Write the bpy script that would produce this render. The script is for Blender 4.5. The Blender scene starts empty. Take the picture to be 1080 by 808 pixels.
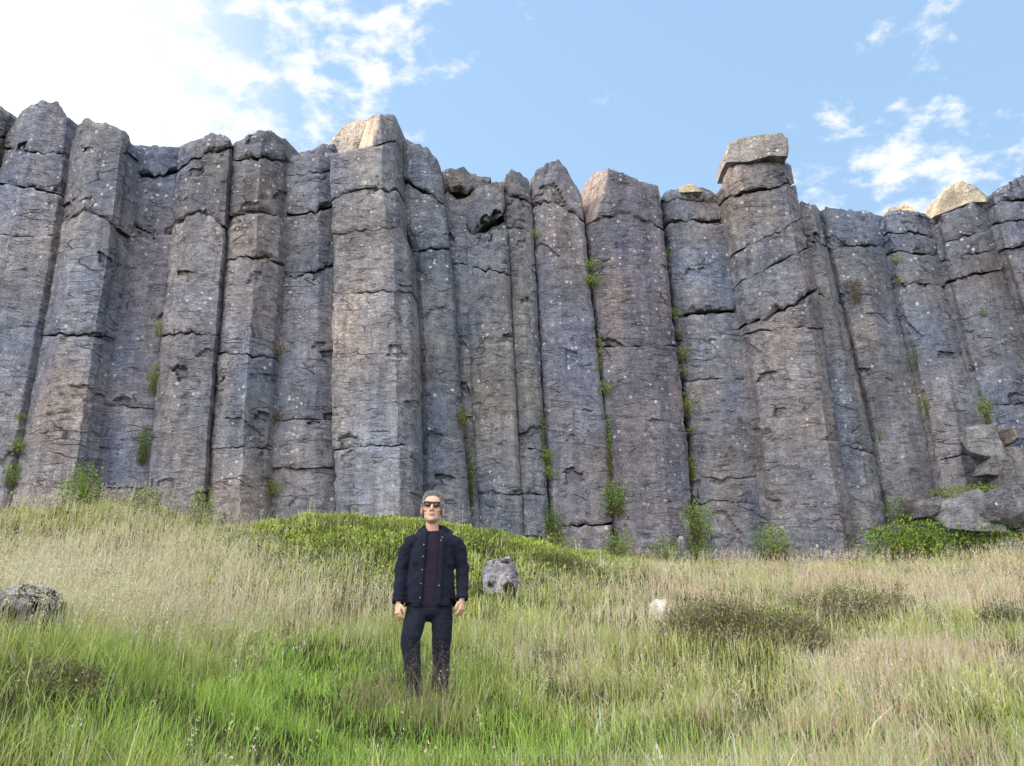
import bpy, bmesh, math, random
import numpy as np
from mathutils import Vector, Matrix, noise as mnoise
from mathutils.bvhtree import BVHTree

random.seed(7)
RNG = np.random.default_rng(11)
R = math.radians
scn = bpy.context.scene
COL = scn.collection

# ------------------------------------------------------------------ camera
DENS = 1.0
F = 816.0
PITCH = R(17.0)
CAM = np.array([0.0, 0.0, 1.6])
FWD = np.array([0.0, math.cos(PITCH), math.sin(PITCH)])
UP = np.array([0.0, -math.sin(PITCH), math.cos(PITCH)])
cam_d = bpy.data.cameras.new("camera")
cam = bpy.data.objects.new("camera", cam_d)
COL.objects.link(cam)
cam.location = CAM
cam.rotation_euler = (R(90) + PITCH, 0, 0)
cam_d.sensor_width = 36.0
cam_d.lens = F / 1080.0 * 36.0
cam_d.clip_end = 2000
cam_d.clip_start = 0.05
scn.camera = cam


def ray(px, py):
    px = np.asarray(px, float); py = np.asarray(py, float)
    cx = (px - 540.0) / F; cy = (404.0 - py) / F
    return np.stack([cx, FWD[1] + cy * UP[1] + 0 * cx, FWD[2] + cy * UP[2] + 0 * cx], -1)


def at(px, py, Y):
    """world point seen at photo pixel (px,py) lying at distance Y in front"""
    d = ray(px, py)
    t = np.asarray(Y, float) / d[..., 1]
    return CAM + d * t[..., None]


def proj(P):
    Q = P - CAM
    z = Q @ FWD
    z = np.where(z < 0.05, 0.05, z)
    return 540 + F * Q[..., 0] / z, 404 - F * (Q @ UP) / z


# ------------------------------------------------------------------ noise
_perm = np.random.default_rng(3).permutation(256)
_perm = np.concatenate([_perm, _perm, _perm])
_gr = np.random.default_rng(4).normal(size=(256, 3))
_gr /= np.linalg.norm(_gr, axis=1)[:, None]


def perlin(P):
    P = np.asarray(P, float)
    i = np.floor(P).astype(int); f = P - i; i &= 255
    u = f * f * f * (f * (f * 6 - 15) + 10)
    out = 0
    for dx in (0, 1):
        wx = u[:, 0] if dx else 1 - u[:, 0]
        for dy in (0, 1):
            wy = u[:, 1] if dy else 1 - u[:, 1]
            for dz in (0, 1):
                wz = u[:, 2] if dz else 1 - u[:, 2]
                h = _perm[_perm[_perm[i[:, 0] + dx] + i[:, 1] + dy] + i[:, 2] + dz]
                g = _gr[h]
                out = out + wx * wy * wz * (g[:, 0] * (f[:, 0] - dx) + g[:, 1] * (f[:, 1] - dy) + g[:, 2] * (f[:, 2] - dz))
    return out


def fbm(P, octs=3, gain=0.5):
    a, s, o = 1.0, 1.0, 0
    for k in range(octs):
        o = o + a * perlin(P * s + 17.3 * k); a *= gain; s *= 2.0
    return o


def n2(x, y, s, seed=0.0, octs=2):
    return fbm(np.stack([x * s + seed, y * s - seed * 1.7, np.full_like(x, seed * 0.37)], -1), octs)


def sstep(a, b, x):
    t = np.clip((x - a) / (b - a), 0, 1)
    return t * t * (3 - 2 * t)


# ------------------------------------------------------------------ mesh helpers
def tag(o, label=None, cat=None, group=None, kind=None):
    if label: o["label"] = label
    if cat: o["category"] = cat
    if group: o["group"] = group
    if kind: o["kind"] = kind
    return o


def empty(name, loc, label=None, cat=None, group=None):
    o = bpy.data.objects.new(name, None); COL.objects.link(o)
    o.location = loc; o.empty_display_size = 0.1
    return tag(o, label, cat, group)


def link_mesh(name, me, mat=None, parent=None, world=True):
    """link a mesh whose verts are in world space; when parented to an empty/mesh keep the world place"""
    o = bpy.data.objects.new(name, me); COL.objects.link(o)
    if mat: me.materials.append(mat)
    if parent is not None:
        o.parent = parent
        if world:
            off = Vector(world_loc(parent))
            o.location = -off
    return o


def world_loc(o):
    v = Vector((0, 0, 0))
    while o is not None:
        v += o.location; o = o.parent
    return v


def np_mesh(name, V, faces_list, colors=None, smooth=False):
    """faces_list: list of int arrays (n,k) ; colors per vertex (N,3)"""
    me = bpy.data.meshes.new(name)
    V = np.ascontiguousarray(V, dtype=np.float32)
    me.vertices.add(len(V)); me.vertices.foreach_set("co", V.ravel())
    fl = [np.asarray(f, dtype=np.int32) for f in faces_list if len(f)]
    nl = sum(f.size for f in fl); nf = sum(len(f) for f in fl)
    me.loops.add(nl); me.polygons.add(nf)
    me.loops.foreach_set("vertex_index", np.concatenate([f.ravel() for f in fl]))
    tot = np.concatenate([np.full(len(f), f.shape[1], np.int32) for f in fl])
    st = np.concatenate([[0], np.cumsum(tot)[:-1]]).astype(np.int32)
    me.polygons.foreach_set("loop_start", st)
    try:
        me.polygons.foreach_set("loop_total", tot)
    except Exception:
        pass
    me.polygons.foreach_set("use_smooth", np.full(nf, smooth))
    if colors is not None:
        a = me.color_attributes.new("tint", "FLOAT_COLOR", "POINT")
        c = np.ones((len(V), 4), np.float32); c[:, :3] = colors
        a.data.foreach_set("color", c.ravel())
    me.update(calc_edges=True)
    return me


# ------------------------------------------------------------------ materials
def new_mat(name):
    m = bpy.data.materials.new(name); m.use_nodes = True
    nt = m.node_tree; nt.nodes.clear()
    return m, nt, nt.nodes, nt.links


class NB:
    """tiny node builder"""
    def __init__(s, name):
        s.m, s.nt, s.n, s.l = new_mat(name)
        s.out = s.n.new("ShaderNodeOutputMaterial")

    def node(s, typ, **kw):
        nd = s.n.new(typ)
        for k, v in kw.items(): setattr(nd, k, v)
        return nd

    def put(s, sock, v):
        if hasattr(v, "default_value") or v.__class__.__name__.startswith("NodeSocket"):
            s.l.new(v, sock)
        else:
            sock.default_value = v

    def math(s, op, a, b=0.0, clamp=False):
        nd = s.node("ShaderNodeMath", operation=op, use_clamp=clamp)
        s.put(nd.inputs[0], a); s.put(nd.inputs[1], b)
        return nd.outputs[0]

    def mix(s, fac, a, b, blend="MIX"):
        nd = s.node("ShaderNodeMix", data_type="RGBA", blend_type=blend)
        s.put(nd.inputs[0], fac)
        for k, v in ((6, a), (7, b)):
            if isinstance(v, tuple) and len(v) == 3: v = v + (1,)
            s.put(nd.inputs[k], v)
        return nd.outputs[2]

    def noise(s, vec, scale, detail=3.0, rough=0.5, dist=0.0):
        nd = s.node("ShaderNodeTexNoise")
        s.put(nd.inputs["Vector"], vec); nd.inputs["Scale"].default_value = scale
        nd.inputs["Detail"].default_value = detail; nd.inputs["Roughness"].default_value = rough
        nd.inputs["Distortion"].default_value = dist
        return nd.outputs["Fac"]

    def vor(s, vec, scale, feature="F1"):
        nd = s.node("ShaderNodeTexVoronoi", feature=feature)
        s.put(nd.inputs["Vector"], vec); nd.inputs["Scale"].default_value = scale
        return nd.outputs

    def mapv(s, vec, scale=(1, 1, 1), loc=(0, 0, 0), rot=(0, 0, 0)):
        nd = s.node("ShaderNodeMapping")
        s.put(nd.inputs[0], vec); nd.inputs[1].default_value = loc
        nd.inputs[2].default_value = rot; nd.inputs[3].default_value = scale
        return nd.outputs[0]

    def ramp(s, fac, a, b):
        nd = s.node("ShaderNodeMapRange", interpolation_type="SMOOTHSTEP")
        s.put(nd.inputs[0], fac); nd.inputs[1].default_value = a; nd.inputs[2].default_value = b
        return nd.outputs[0]

    def geo(s): return s.node("ShaderNodeNewGeometry").outputs["Position"]

    def attr(s, name="tint"): return s.node("ShaderNodeAttribute", attribute_name=name).outputs["Color"]

    def bump(s, h, strength, dist):
        nd = s.node("ShaderNodeBump"); s.put(nd.inputs["Height"], h)
        nd.inputs["Strength"].default_value = strength; nd.inputs["Distance"].default_value = dist
        return nd.outputs[0]

    def bsdf(s, color, rough=0.9, normal=None, spec=0.2, **kw):
        nd = s.node("ShaderNodeBsdfPrincipled")
        if isinstance(color, tuple) and len(color) == 3: color = color + (1,)
        s.put(nd.inputs["Base Color"], color); s.put(nd.inputs["Roughness"], rough)
        nd.inputs["Specular IOR Level"].default_value = spec
        if normal is not None: s.l.new(normal, nd.inputs["Normal"])
        for k, v in kw.items(): nd.inputs[k].default_value = v
        s.l.new(nd.outputs[0], s.out.inputs[0])
        return s.m


def rock_material(name, pale=0.0, lichen=1.0, crack=1.0):
    b = NB(name)
    P = b.geo(); tint = b.attr()
    big = b.noise(P, 0.9, 4, 0.6)
    mid = b.noise(P, 5.0, 5, 0.65)
    fine = b.noise(P, 38.0, 4, 0.75)
    streak = b.noise(b.mapv(P, (3.0, 3.0, 0.35)), 1.5, 4, 0.6)
    col = b.mix(b.ramp(big, 0.3, 0.7), (0.88, 0.88, 0.93), (1.14, 1.12, 1.10))
    col = b.mix(1.0, col, tint, "MULTIPLY")
    m = b.ramp(mid, 0.25, 0.75)
    col = b.mix(1.0, col, b.mix(m, (0.68, 0.68, 0.70), (1.32, 1.30, 1.28)), "MULTIPLY")
    hk = b.noise(b.mapv(P, (2.2, 2.2, 9.0), rot=(0, .15, 0)), 2.6, 5, 0.7, 0.3)
    hv = b.ramp(b.noise(b.mapv(P, (1, 1, .25), (7, 3, 9)), 0.55, 2), 0.36, 0.62)
    col = b.mix(b.math("ADD", b.math("MULTIPLY", hv, 0.95), 0.1, True), col, b.mix(b.ramp(hk, 0.3, 0.7), (0.66, 0.66, 0.68), (1.32, 1.31, 1.30)), "MULTIPLY")
    stain = b.noise(b.mapv(P, (2.4, 2.4, 0.22), (3, 8, 1)), 1.0, 5, 0.65)
    col = b.mix(1.0, col, b.mix(b.ramp(stain, 0.35, 0.65), (0.82, 0.83, 0.88), (1.15, 1.13, 1.09)), "MULTIPLY")
    f = b.ramp(fine, 0.28, 0.72)
    col = b.mix(1.0, col, b.mix(f, (0.38, 0.38, 0.40), (1.65, 1.64, 1.62)), "MULTIPLY")
    col = b.mix(b.math("MULTIPLY", b.ramp(streak, 0.56, 0.75), 0.4), col, (0.22, 0.23, 0.25))
    col = b.mix(b.math("MULTIPLY", b.ramp(streak, 0.45, 0.25), 0.5), col, (0.075, 0.075, 0.085))
    # broken, mostly horizontal hackle cracks
    warp = b.node("ShaderNodeVectorMath", operation="ADD")
    nz = b.node("ShaderNodeTexNoise"); b.put(nz.inputs["Vector"], P); nz.inputs["Scale"].default_value = 2.2
    nz.inputs["Detail"].default_value = 4
    b.put(warp.inputs[0], P)
    sc = b.node("ShaderNodeVectorMath", operation="SCALE"); b.put(sc.inputs[0], nz.outputs["Color"]); sc.inputs["Scale"].default_value = 0.22
    b.put(warp.inputs[1], sc.outputs[0])
    e1 = b.vor(b.mapv(warp.outputs[0], (0.55, 0.55, 3.0), rot=(0.0, 0.12, 0)), 1.1, "DISTANCE_TO_EDGE")["Distance"]
    e2 = b.vor(b.mapv(warp.outputs[0], (0.7, 0.7, 3.6), (3, 1, 7), (0, -0.2, 0)), 2.3, "DISTANCE_TO_EDGE")["Distance"]
    gate1 = b.ramp(b.noise(P, 1.6, 3), 0.50, 0.62)
    gate2 = b.ramp(b.noise(b.mapv(P, loc=(9, 4, 2)), 2.4, 3), 0.49, 0.62)
    c1 = b.math("MULTIPLY", b.ramp(e1, 0.035, 0.0), gate1)
    c2 = b.math("MULTIPLY", b.ramp(e2, 0.05, 0.0), gate2)
    cr = b.math("MULTIPLY", b.math("MAXIMUM", c1, b.math("MULTIPLY", c2, 0.8)), crack)
    col = b.mix(b.math("MULTIPLY", cr, 0.8), col, (0.025, 0.024, 0.026))
    # lichen: pale rosettes and a few larger white dots
    v = b.vor(P, 9.0)
    vr = b.node("ShaderNodeSeparateColor"); b.put(vr.inputs[0], v["Color"])
    rad = b.math("MULTIPLY", b.ramp(vr.outputs[0], 0.80, 1.0), 0.42)
    wob = b.math("ADD", v["Distance"], b.math("MULTIPLY", b.math("SUBTRACT", b.noise(P, 30, 2), 0.5), 0.35))
    dot = b.math("LESS_THAN", wob, rad)
    zz = b.node("ShaderNodeSeparateXYZ"); b.put(zz.inputs[0], P)
    gate3 = b.math("MAXIMUM", b.ramp(b.noise(b.mapv(P, loc=(2, 8, 5)), 0.8, 2), 0.45, 0.62), b.math("MULTIPLY", b.ramp(zz.outputs[2], 9.5, 12.5), 0.9))
    col = b.mix(b.math("MULTIPLY", b.math("MULTIPLY", dot, gate3), 0.8 * lichen), col, (0.50, 0.51, 0.50))
    v2 = b.vor(P, 24.0)
    vr2 = b.node("ShaderNodeSeparateColor"); b.put(vr2.inputs[0], v2["Color"])
    dot2 = b.math("LESS_THAN", v2["Distance"], b.math("MULTIPLY", b.ramp(vr2.outputs[1], 0.62, 1.0), 0.42))
    col = b.mix(b.math("MULTIPLY", b.math("MULTIPLY", dot2, b.math("ADD", b.math("MULTIPLY", gate3, 0.8), 0.2)), 0.38 * lichen), col, (0.36, 0.37, 0.37))
    h = b.math("ADD", b.math("ADD", b.math("MULTIPLY", mid, 0.5), b.math("MULTIPLY", hk, 0.7)), b.math("MULTIPLY", fine, 0.35))
    h = b.math("SUBTRACT", h, b.math("MULTIPLY", cr, 0.8))
    nrm = b.bump(h, 0.75, 0.045)
    return b.bsdf(col, 0.92, nrm, 0.15)


def leaf_material(name, trans=0.35, rough=0.6):
    b = NB(name)
    tint = b.attr()
    P = b.geo()
    col = b.mix(1.0, tint, b.mix(b.ramp(b.noise(P, 25, 2), 0.3, 0.7), (0.85, 0.85, 0.85), (1.15, 1.15, 1.1)), "MULTIPLY")
    d = b.node("ShaderNodeBsdfPrincipled"); b.put(d.inputs["Base Color"], col)
    d.inputs["Roughness"].default_value = rough; d.inputs["Specular IOR Level"].default_value = 0.2
    t = b.node("ShaderNodeBsdfTranslucent"); b.put(t.inputs["Color"], col)
    mx = b.node("ShaderNodeMixShader"); mx.inputs[0].default_value = trans
    b.l.new(d.outputs[0], mx.inputs[1]); b.l.new(t.outputs[0], mx.inputs[2])
    b.l.new(mx.outputs[0], b.out.inputs[0])
    return b.m


M_ROCK = rock_material("basalt")
M_STONE = rock_material("boulder_stone", crack=0.6, lichen=1.3)
M_LEAF = leaf_material("leaf")
M_GRASS = leaf_material("grass_blade", 0.4, 0.55)
M_DRY = leaf_material("dry_grass_blade", 0.3, 0.7)


# ------------------------------------------------------------------ world, sun
SUN_AZ = R(-62.0)       # from +Y towards -X
SUN_EL = R(19.0)
S = np.array([math.sin(SUN_AZ) * math.cos(SUN_EL), math.cos(SUN_AZ) * math.cos(SUN_EL), math.sin(SUN_EL)])
w = bpy.data.worlds.new("World"); scn.world = w; w.use_nodes = True
nt = w.node_tree; nt.nodes.clear()


class WB(NB):
    def __init__(s, nt):
        s.nt = nt; s.n = nt.nodes; s.l = nt.links
        s.out = s.n.new("ShaderNodeOutputWorld")


b = WB(nt)
sky = b.node("ShaderNodeTexSky", sky_type="NISHITA")
sky.sun_disc = False; sky.sun_elevation = SUN_EL; sky.sun_rotation = SUN_AZ
sky.altitude = 200; sky.air_density = 1.0; sky.dust_density = 0.6; sky.ozone_density = 1.0
tc = b.node("ShaderNodeTexCoord").outputs["Generated"]
sep = b.node("ShaderNodeSeparateXYZ"); b.put(sep.inputs[0], tc)


def dirdot(px, py):
    d = ray(px, py); d = d / np.linalg.norm(d)
    nd = b.node("ShaderNodeVectorMath", operation="DOT_PRODUCT")
    b.put(nd.inputs[0], tc); nd.inputs[1].default_value = tuple(d)
    return nd.outputs["Value"]


skyc = b.mix(1.0, sky.outputs[0], (3.3, 3.1, 2.6), "MULTIPLY")
# pale high haze over the blue, as a phone exposes it
skyc = b.mix(0.7, skyc, (4.5, 7.1, 10.8))
skyc = b.mix(1.0, skyc, (5.9, 8.3, 11.2), "DARKEN")
inv = b.math("DIVIDE", 1.0, b.math("ADD", b.math("MAXIMUM", sep.outputs[2], 0.0), 0.25))
comb = b.node("ShaderNodeCombineXYZ")
b.put(comb.inputs[0], b.math("MULTIPLY", sep.outputs[0], inv)); b.put(comb.inputs[1], b.math("MULTIPLY", sep.outputs[1], inv))
cv = comb.outputs[0]
n1 = b.noise(b.mapv(cv, loc=(1.3, 0.4, 0.0)), 13.0, 6, 0.6, 0.15)
n3 = b.noise(b.mapv(cv, (1.0, 1.5, 1.0), (4.3, 7.4, 0.0)), 26.0, 4, 0.6, 0.1)
nbig = b.noise(b.mapv(cv, loc=(5.3, 2.4, 0.0)), 3.2, 3, 0.5)
left = b.math("MULTIPLY", b.ramp(dirdot(70, 70), 0.875, 0.965), 0.67)          # broken bright cloud towards the sun
right = b.math("MULTIPLY", b.ramp(dirdot(950, 190), 0.986, 0.9985), 0.66)
edge = b.math("MULTIPLY", b.ramp(dirdot(1110, 170), 0.996, 0.9995), 0.7)
faint = b.math("MULTIPLY", b.ramp(dirdot(975, 20), 0.9965, 0.9995), 0.42)
mid = b.math("MULTIPLY", b.ramp(dirdot(385, 75), 0.993, 0.9992), 0.66)
mid = b.math("MAXIMUM", mid, b.math("MULTIPLY", b.ramp(dirdot(235, 118), 0.990, 0.9992), 0.78))
mid = b.math("MAXIMUM", mid, b.math("MULTIPLY", b.ramp(dirdot(411, 34), 0.9990, 0.9999), 0.75))
back = b.ramp(sep.outputs[1], 0.15, -0.35)        # unseen broken white cloud, added behind the viewer as fill light
bias = b.math("MAXIMUM", b.math("MAXIMUM", b.math("MAXIMUM", left, edge), right), b.math("MAXIMUM", faint, b.math("MAXIMUM", mid, back)))
dens = b.math("ADD", b.math("MULTIPLY", b.math("SUBTRACT", n1, 0.5), 2.8), b.math("MULTIPLY", b.math("SUBTRACT", nbig, 0.5), 0.7))
dens = b.math("ADD", dens, b.math("MULTIPLY", b.math("SUBTRACT", n3, 0.5), 0.9))
dens = b.math("ADD", dens, b.math("SUBTRACT", b.math("MULTIPLY", bias, 0.95), 0.50))
cm = b.ramp(dens, -0.1, 0.62)
cloudc = (11.0, 11.2, 11.5)
lft = b.ramp(sep.outputs[0], 0.7, -0.8)           # the added fill cloud is brighter on the sun's side, to model the column faces
cloudc = b.mix(back, cloudc, b.mix(lft, (17.0, 17.0, 17.4), (66.0, 64.0, 60.5)))
glow = b.ramp(dirdot(-180, 70), 0.86, 1.0)
skyc = b.mix(b.math("MULTIPLY", b.math("POWER", glow, 2.2), 0.95), skyc, (13.0, 13.0, 13.0))
fin = b.mix(b.math("MULTIPLY", cm, 0.93), skyc, cloudc)
bg = b.node("ShaderNodeBackground"); b.put(bg.inputs[0], fin); bg.inputs[1].default_value = 0.10
b.l.new(bg.outputs[0], b.out.inputs[0])

sd = bpy.data.lights.new("sun", "SUN"); sd.energy = 5.0; sd.angle = R(0.5); sd.color = (1.0, 0.84, 0.62)
so = bpy.data.objects.new("sun", sd); COL.objects.link(so)
so.rotation_euler = Vector(S).to_track_quat("Z", "Y").to_euler(); so.location = (-20, 30, 30)
scn.view_settings.view_transform = "Standard"; scn.view_settings.look = "None"; scn.view_settings.exposure = 0

scn.cycles.max_bounces = 6; scn.cycles.diffuse_bounces = 3; scn.cycles.glossy_bounces = 2
scn.cycles.transmission_bounces = 4; scn.cycles.transparent_max_bounces = 4
# ------------------------------------------------------------------ terrain (one smooth sheet through surveyed points)
def cliffY(px):
    return np.interp(px, [-300, 0, 400, 700, 900, 1080, 1400], [17.5, 18.0, 18.5, 20.3, 21.0, 20.6, 20.0])


_ctl = []


def gp(px, py, Y, dz=-0.18):
    p = at(px, py, Y); _ctl.append((p[0], p[1], p[2] + dz))


# foreground
for x, z in ((-12, 1.0), (-5, 0.35), (-2.2, 0.12), (0, 0.0), (2.5, 0.05), (6, 0.15), (12, 0.3)):
    _ctl.append((x, 0.0, z)); _ctl.append((x, -14.0, z - 2.0))
for x, z in ((-3.6, 1.22), (-2.3, 0.98), (-1.3, 0.64), (-0.3, 0.50), (1.0, 0.50), (2.2, 0.56), (3.6, 0.66)):
    _ctl.append((x, 4.2, z))
gp(60, 668, 5.6); gp(170, 690, 5.8); gp(30, 660, 6.6); gp(280, 715, 6.6)
gp(452, 735, 7.2, 0.0); gp(360, 720, 7.2, -0.1); gp(560, 735, 7.3, -0.1)
gp(700, 730, 7.3); gp(850, 725, 7.3); gp(1050, 715, 7.2)
gp(100, 620, 10.0); gp(240, 640, 10.0); gp(380, 655, 9.6); gp(500, 660, 9.6)
gp(640, 668, 9.6); gp(740, 662, 9.6); gp(860, 668, 9.8); gp(1050, 655, 9.8)
gp(30, 575, 14.0); gp(130, 575, 14.0); gp(230, 590, 14.0); gp(330, 585, 13.2); gp(430, 590, 13.2)
gp(540, 612, 13.2); gp(650, 622, 13.5); gp(760, 622, 13.8); gp(880, 625, 14.0); gp(1040, 620, 14.0)
gp(270, 556, 16.3, -0.12); gp(330, 544, 16.5, -0.12); gp(410, 546, 16.6, -0.12); gp(490, 555, 16.8, -0.12); gp(560, 572, 17.2, -0.12)
for px, py in ((-80, 548), (20, 545), (90, 536), (160, 540), (215, 566), (250, 562), (300, 552), (400, 553), (500, 566), (580, 584), (650, 592), (750, 598), (850, 598), (930, 596), (1000, 588), (1080, 580), (1180, 575)):
    gp(px, py, cliffY(px) - 0.9, -0.05)
    gp(px, py - 6, cliffY(px) + 3.0, -0.05)
for x, y, z in ((-40, 20, 5), (40, 22, 4), (-40, -14, -0.5), (40, -14, -1.0), (-25, 8, 2.6), (28, 8, 1.4)):
    _ctl.append((x, y, z))
_ctl = np.array(_ctl)
_cx, _cy, _cz = _ctl.T


def _U(r2): return np.where(r2 > 1e-9, r2 * np.log(np.maximum(r2, 1e-9)) * 0.5, 0.0)


_n = len(_ctl)
_A = np.zeros((_n + 3, _n + 3))
_A[:_n, :_n] = _U((_cx[:, None] - _cx) ** 2 + (_cy[:, None] - _cy) ** 2) + np.eye(_n) * 0.6
_A[:_n, _n] = 1; _A[:_n, _n + 1] = _cx; _A[:_n, _n + 2] = _cy
_A[_n:, :_n] = _A[:_n, _n:].T
_W = np.linalg.solve(_A, np.concatenate([_cz, np.zeros(3)]))


def gz(x, y):
    x = np.asarray(x, float); y = np.asarray(y, float)
    sh = x.shape; x = x.ravel(); y = y.ravel()
    xc = np.clip(x, -40, 40); yc = np.clip(y, -14, 24)
    out = np.empty(len(x))
    for s in range(0, len(x), 60000):
        xs, ys = xc[s:s + 60000], yc[s:s + 60000]
        out[s:s + 60000] = _U((xs[:, None] - _cx) ** 2 + (ys[:, None] - _cy) ** 2) @ _W[:_n] + _W[_n] + _W[_n + 1] * xs + _W[_n + 2] * ys
    k = np.exp(-((x + 0.75) ** 2 + (y - 7.2) ** 2) / 0.5)
    tus = 0.15 * n2(x, y, 0.75, 3.1) + 0.075 * n2(x, y, 2.1, 8.2) + .10 * np.exp(-((x - 2.6) ** 2 / 1.6 + (y - 9.2) ** 2 / .5))
    return (out + tus * (1 - k)).reshape(sh)


def ground_hit(px, py, y0=2.5, y1=24.0):
    """where the sight line of a photo pixel meets the ground"""
    ys = np.linspace(y0, y1, 400)
    P = at(np.full(400, px), np.full(400, py), ys)
    d = P[:, 2] - gz(P[:, 0], P[:, 1])
    k = np.argmax(d < 0)
    if d[k] >= 0: k = int(np.argmin(d))
    return np.array([P[k, 0], P[k, 1], gz(P[k:k + 1, 0], P[k:k + 1, 1])[0]])


def axis(lo, hi, step, far):
    core = np.arange(lo, hi + 1e-6, step)
    out = [lo]; s = step
    while out[-1] > -far: s *= 1.35; out.append(out[-1] - s)
    out2 = [hi]; s = step
    while out2[-1] < far: s *= 1.35; out2.append(out2[-1] + s)
    return np.concatenate([out[:0:-1], core, out2[1:]])


gx = axis(-16, 18, 0.14, 500)
gy0 = axis(-2, 23.5, 0.14, 500); gy0 = gy0[gy0 < 30]
GX, GY = np.meshgrid(gx, gy0)
GZ = gz(GX, GY)
GV = np.stack([GX.ravel(), GY.ravel(), GZ.ravel()], -1)
nx, ny = len(gx), len(gy0)
ii = (np.arange(ny - 1)[:, None] * nx + np.arange(nx - 1)[None]).ravel()
gq = np.stack([ii, ii + 1, ii + 1 + nx, ii + nx], -1)
b = NB("turf_soil")
P = b.geo()
c = b.mix(b.ramp(b.noise(P, 2.2, 4), 0.35, 0.65), (0.06, 0.085, 0.018), (0.15, 0.135, 0.06))
c = b.mix(b.ramp(b.noise(P, 22, 4, 0.7), 0.35, 0.65), b.mix(1.0, c, (0.4, 0.4, 0.4), "MULTIPLY"), c)
b.bsdf(c, 0.95, b.bump(b.noise(P, 18, 5, 0.7), 1.0, 0.08), 0.1)
ground = link_mesh("ground", np_mesh("ground", GV, [gq], smooth=True), b.m)
tag(ground, kind="structure")
# ------------------------------------------------------------------ basalt columns
BND = {
 'm': [(110, -62), (540, -200)],
 0: [(115, 14), (180, -2), (300, -40), (560, -118)],
 1: [(110, 76), (150, 73), (240, 62), (380, 37), (520, 10), (560, 3)],
 2: [(140, 138), (270, 124), (400, 104), (500, 91), (560, 84)],
 3: [(150, 188), (260, 180), (400, 164), (560, 151)],
 4: [(150, 246), (260, 239), (350, 232), (450, 224), (575, 216)],
 5: [(145, 302), (300, 298), (440, 288), (570, 281)],
 6: [(160, 349), (300, 351), (450, 350), (560, 354)],
 7: [(120, 419), (240, 423), (262, 433), (400, 440), (560, 441)],
 8: [(150, 462), (210, 468), (300, 479), (440, 487), (560, 498)],
 9: [(190, 500), (230, 490), (300, 491), (420, 496), (570, 506)],
 10: [(190, 530), (300, 537), (575, 551)],
 11: [(190, 559), (300, 566), (400, 571), (580, 581)],
 12: [(200, 613), (330, 626), (450, 640), (600, 649)],
 13: [(200, 696), (340, 711), (470, 726), (600, 733)],
 14: [(195, 762), (280, 776), (430, 796), (600, 815)],
 15: [(170, 836), (230, 846), (300, 862), (450, 884), (600, 908)],
 16: [(222, 866), (330, 892), (450, 920), (600, 946)],
 17: [(225, 930), (330, 950), (430, 975), (560, 997)],
 18: [(230, 986), (340, 1011), (435, 1037), (560, 1060)],
 19: [(205, 1043), (270, 1060), (330, 1079), (560, 1150)],
 20: [(190, 1112), (330, 1152), (560, 1235)],
 21: [(190, 1190), (330, 1240), (560, 1340)],
}


def bx(key, y):
    pts = BND[key]; ys = [p[0] for p in pts]; xs = [p[1] for p in pts]
    y = np.asarray(y, float)
    r = np.interp(y, ys, xs)
    # extrapolate beyond the ends
    s0 = (xs[1] - xs[0]) / (ys[1] - ys[0]); s1 = (xs[-1] - xs[-2]) / (ys[-1] - ys[-2])
    r = np.where(y < ys[0], xs[0] + (y - ys[0]) * s0, r)
    r = np.where(y > ys[-1], xs[-1] + (y - ys[-1]) * s1, r)
    return r


HEX = [(0, -.3), (.28, 0), (.78, 0), (1, -.35)]
G = "basalt columns of the cliff"
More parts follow.
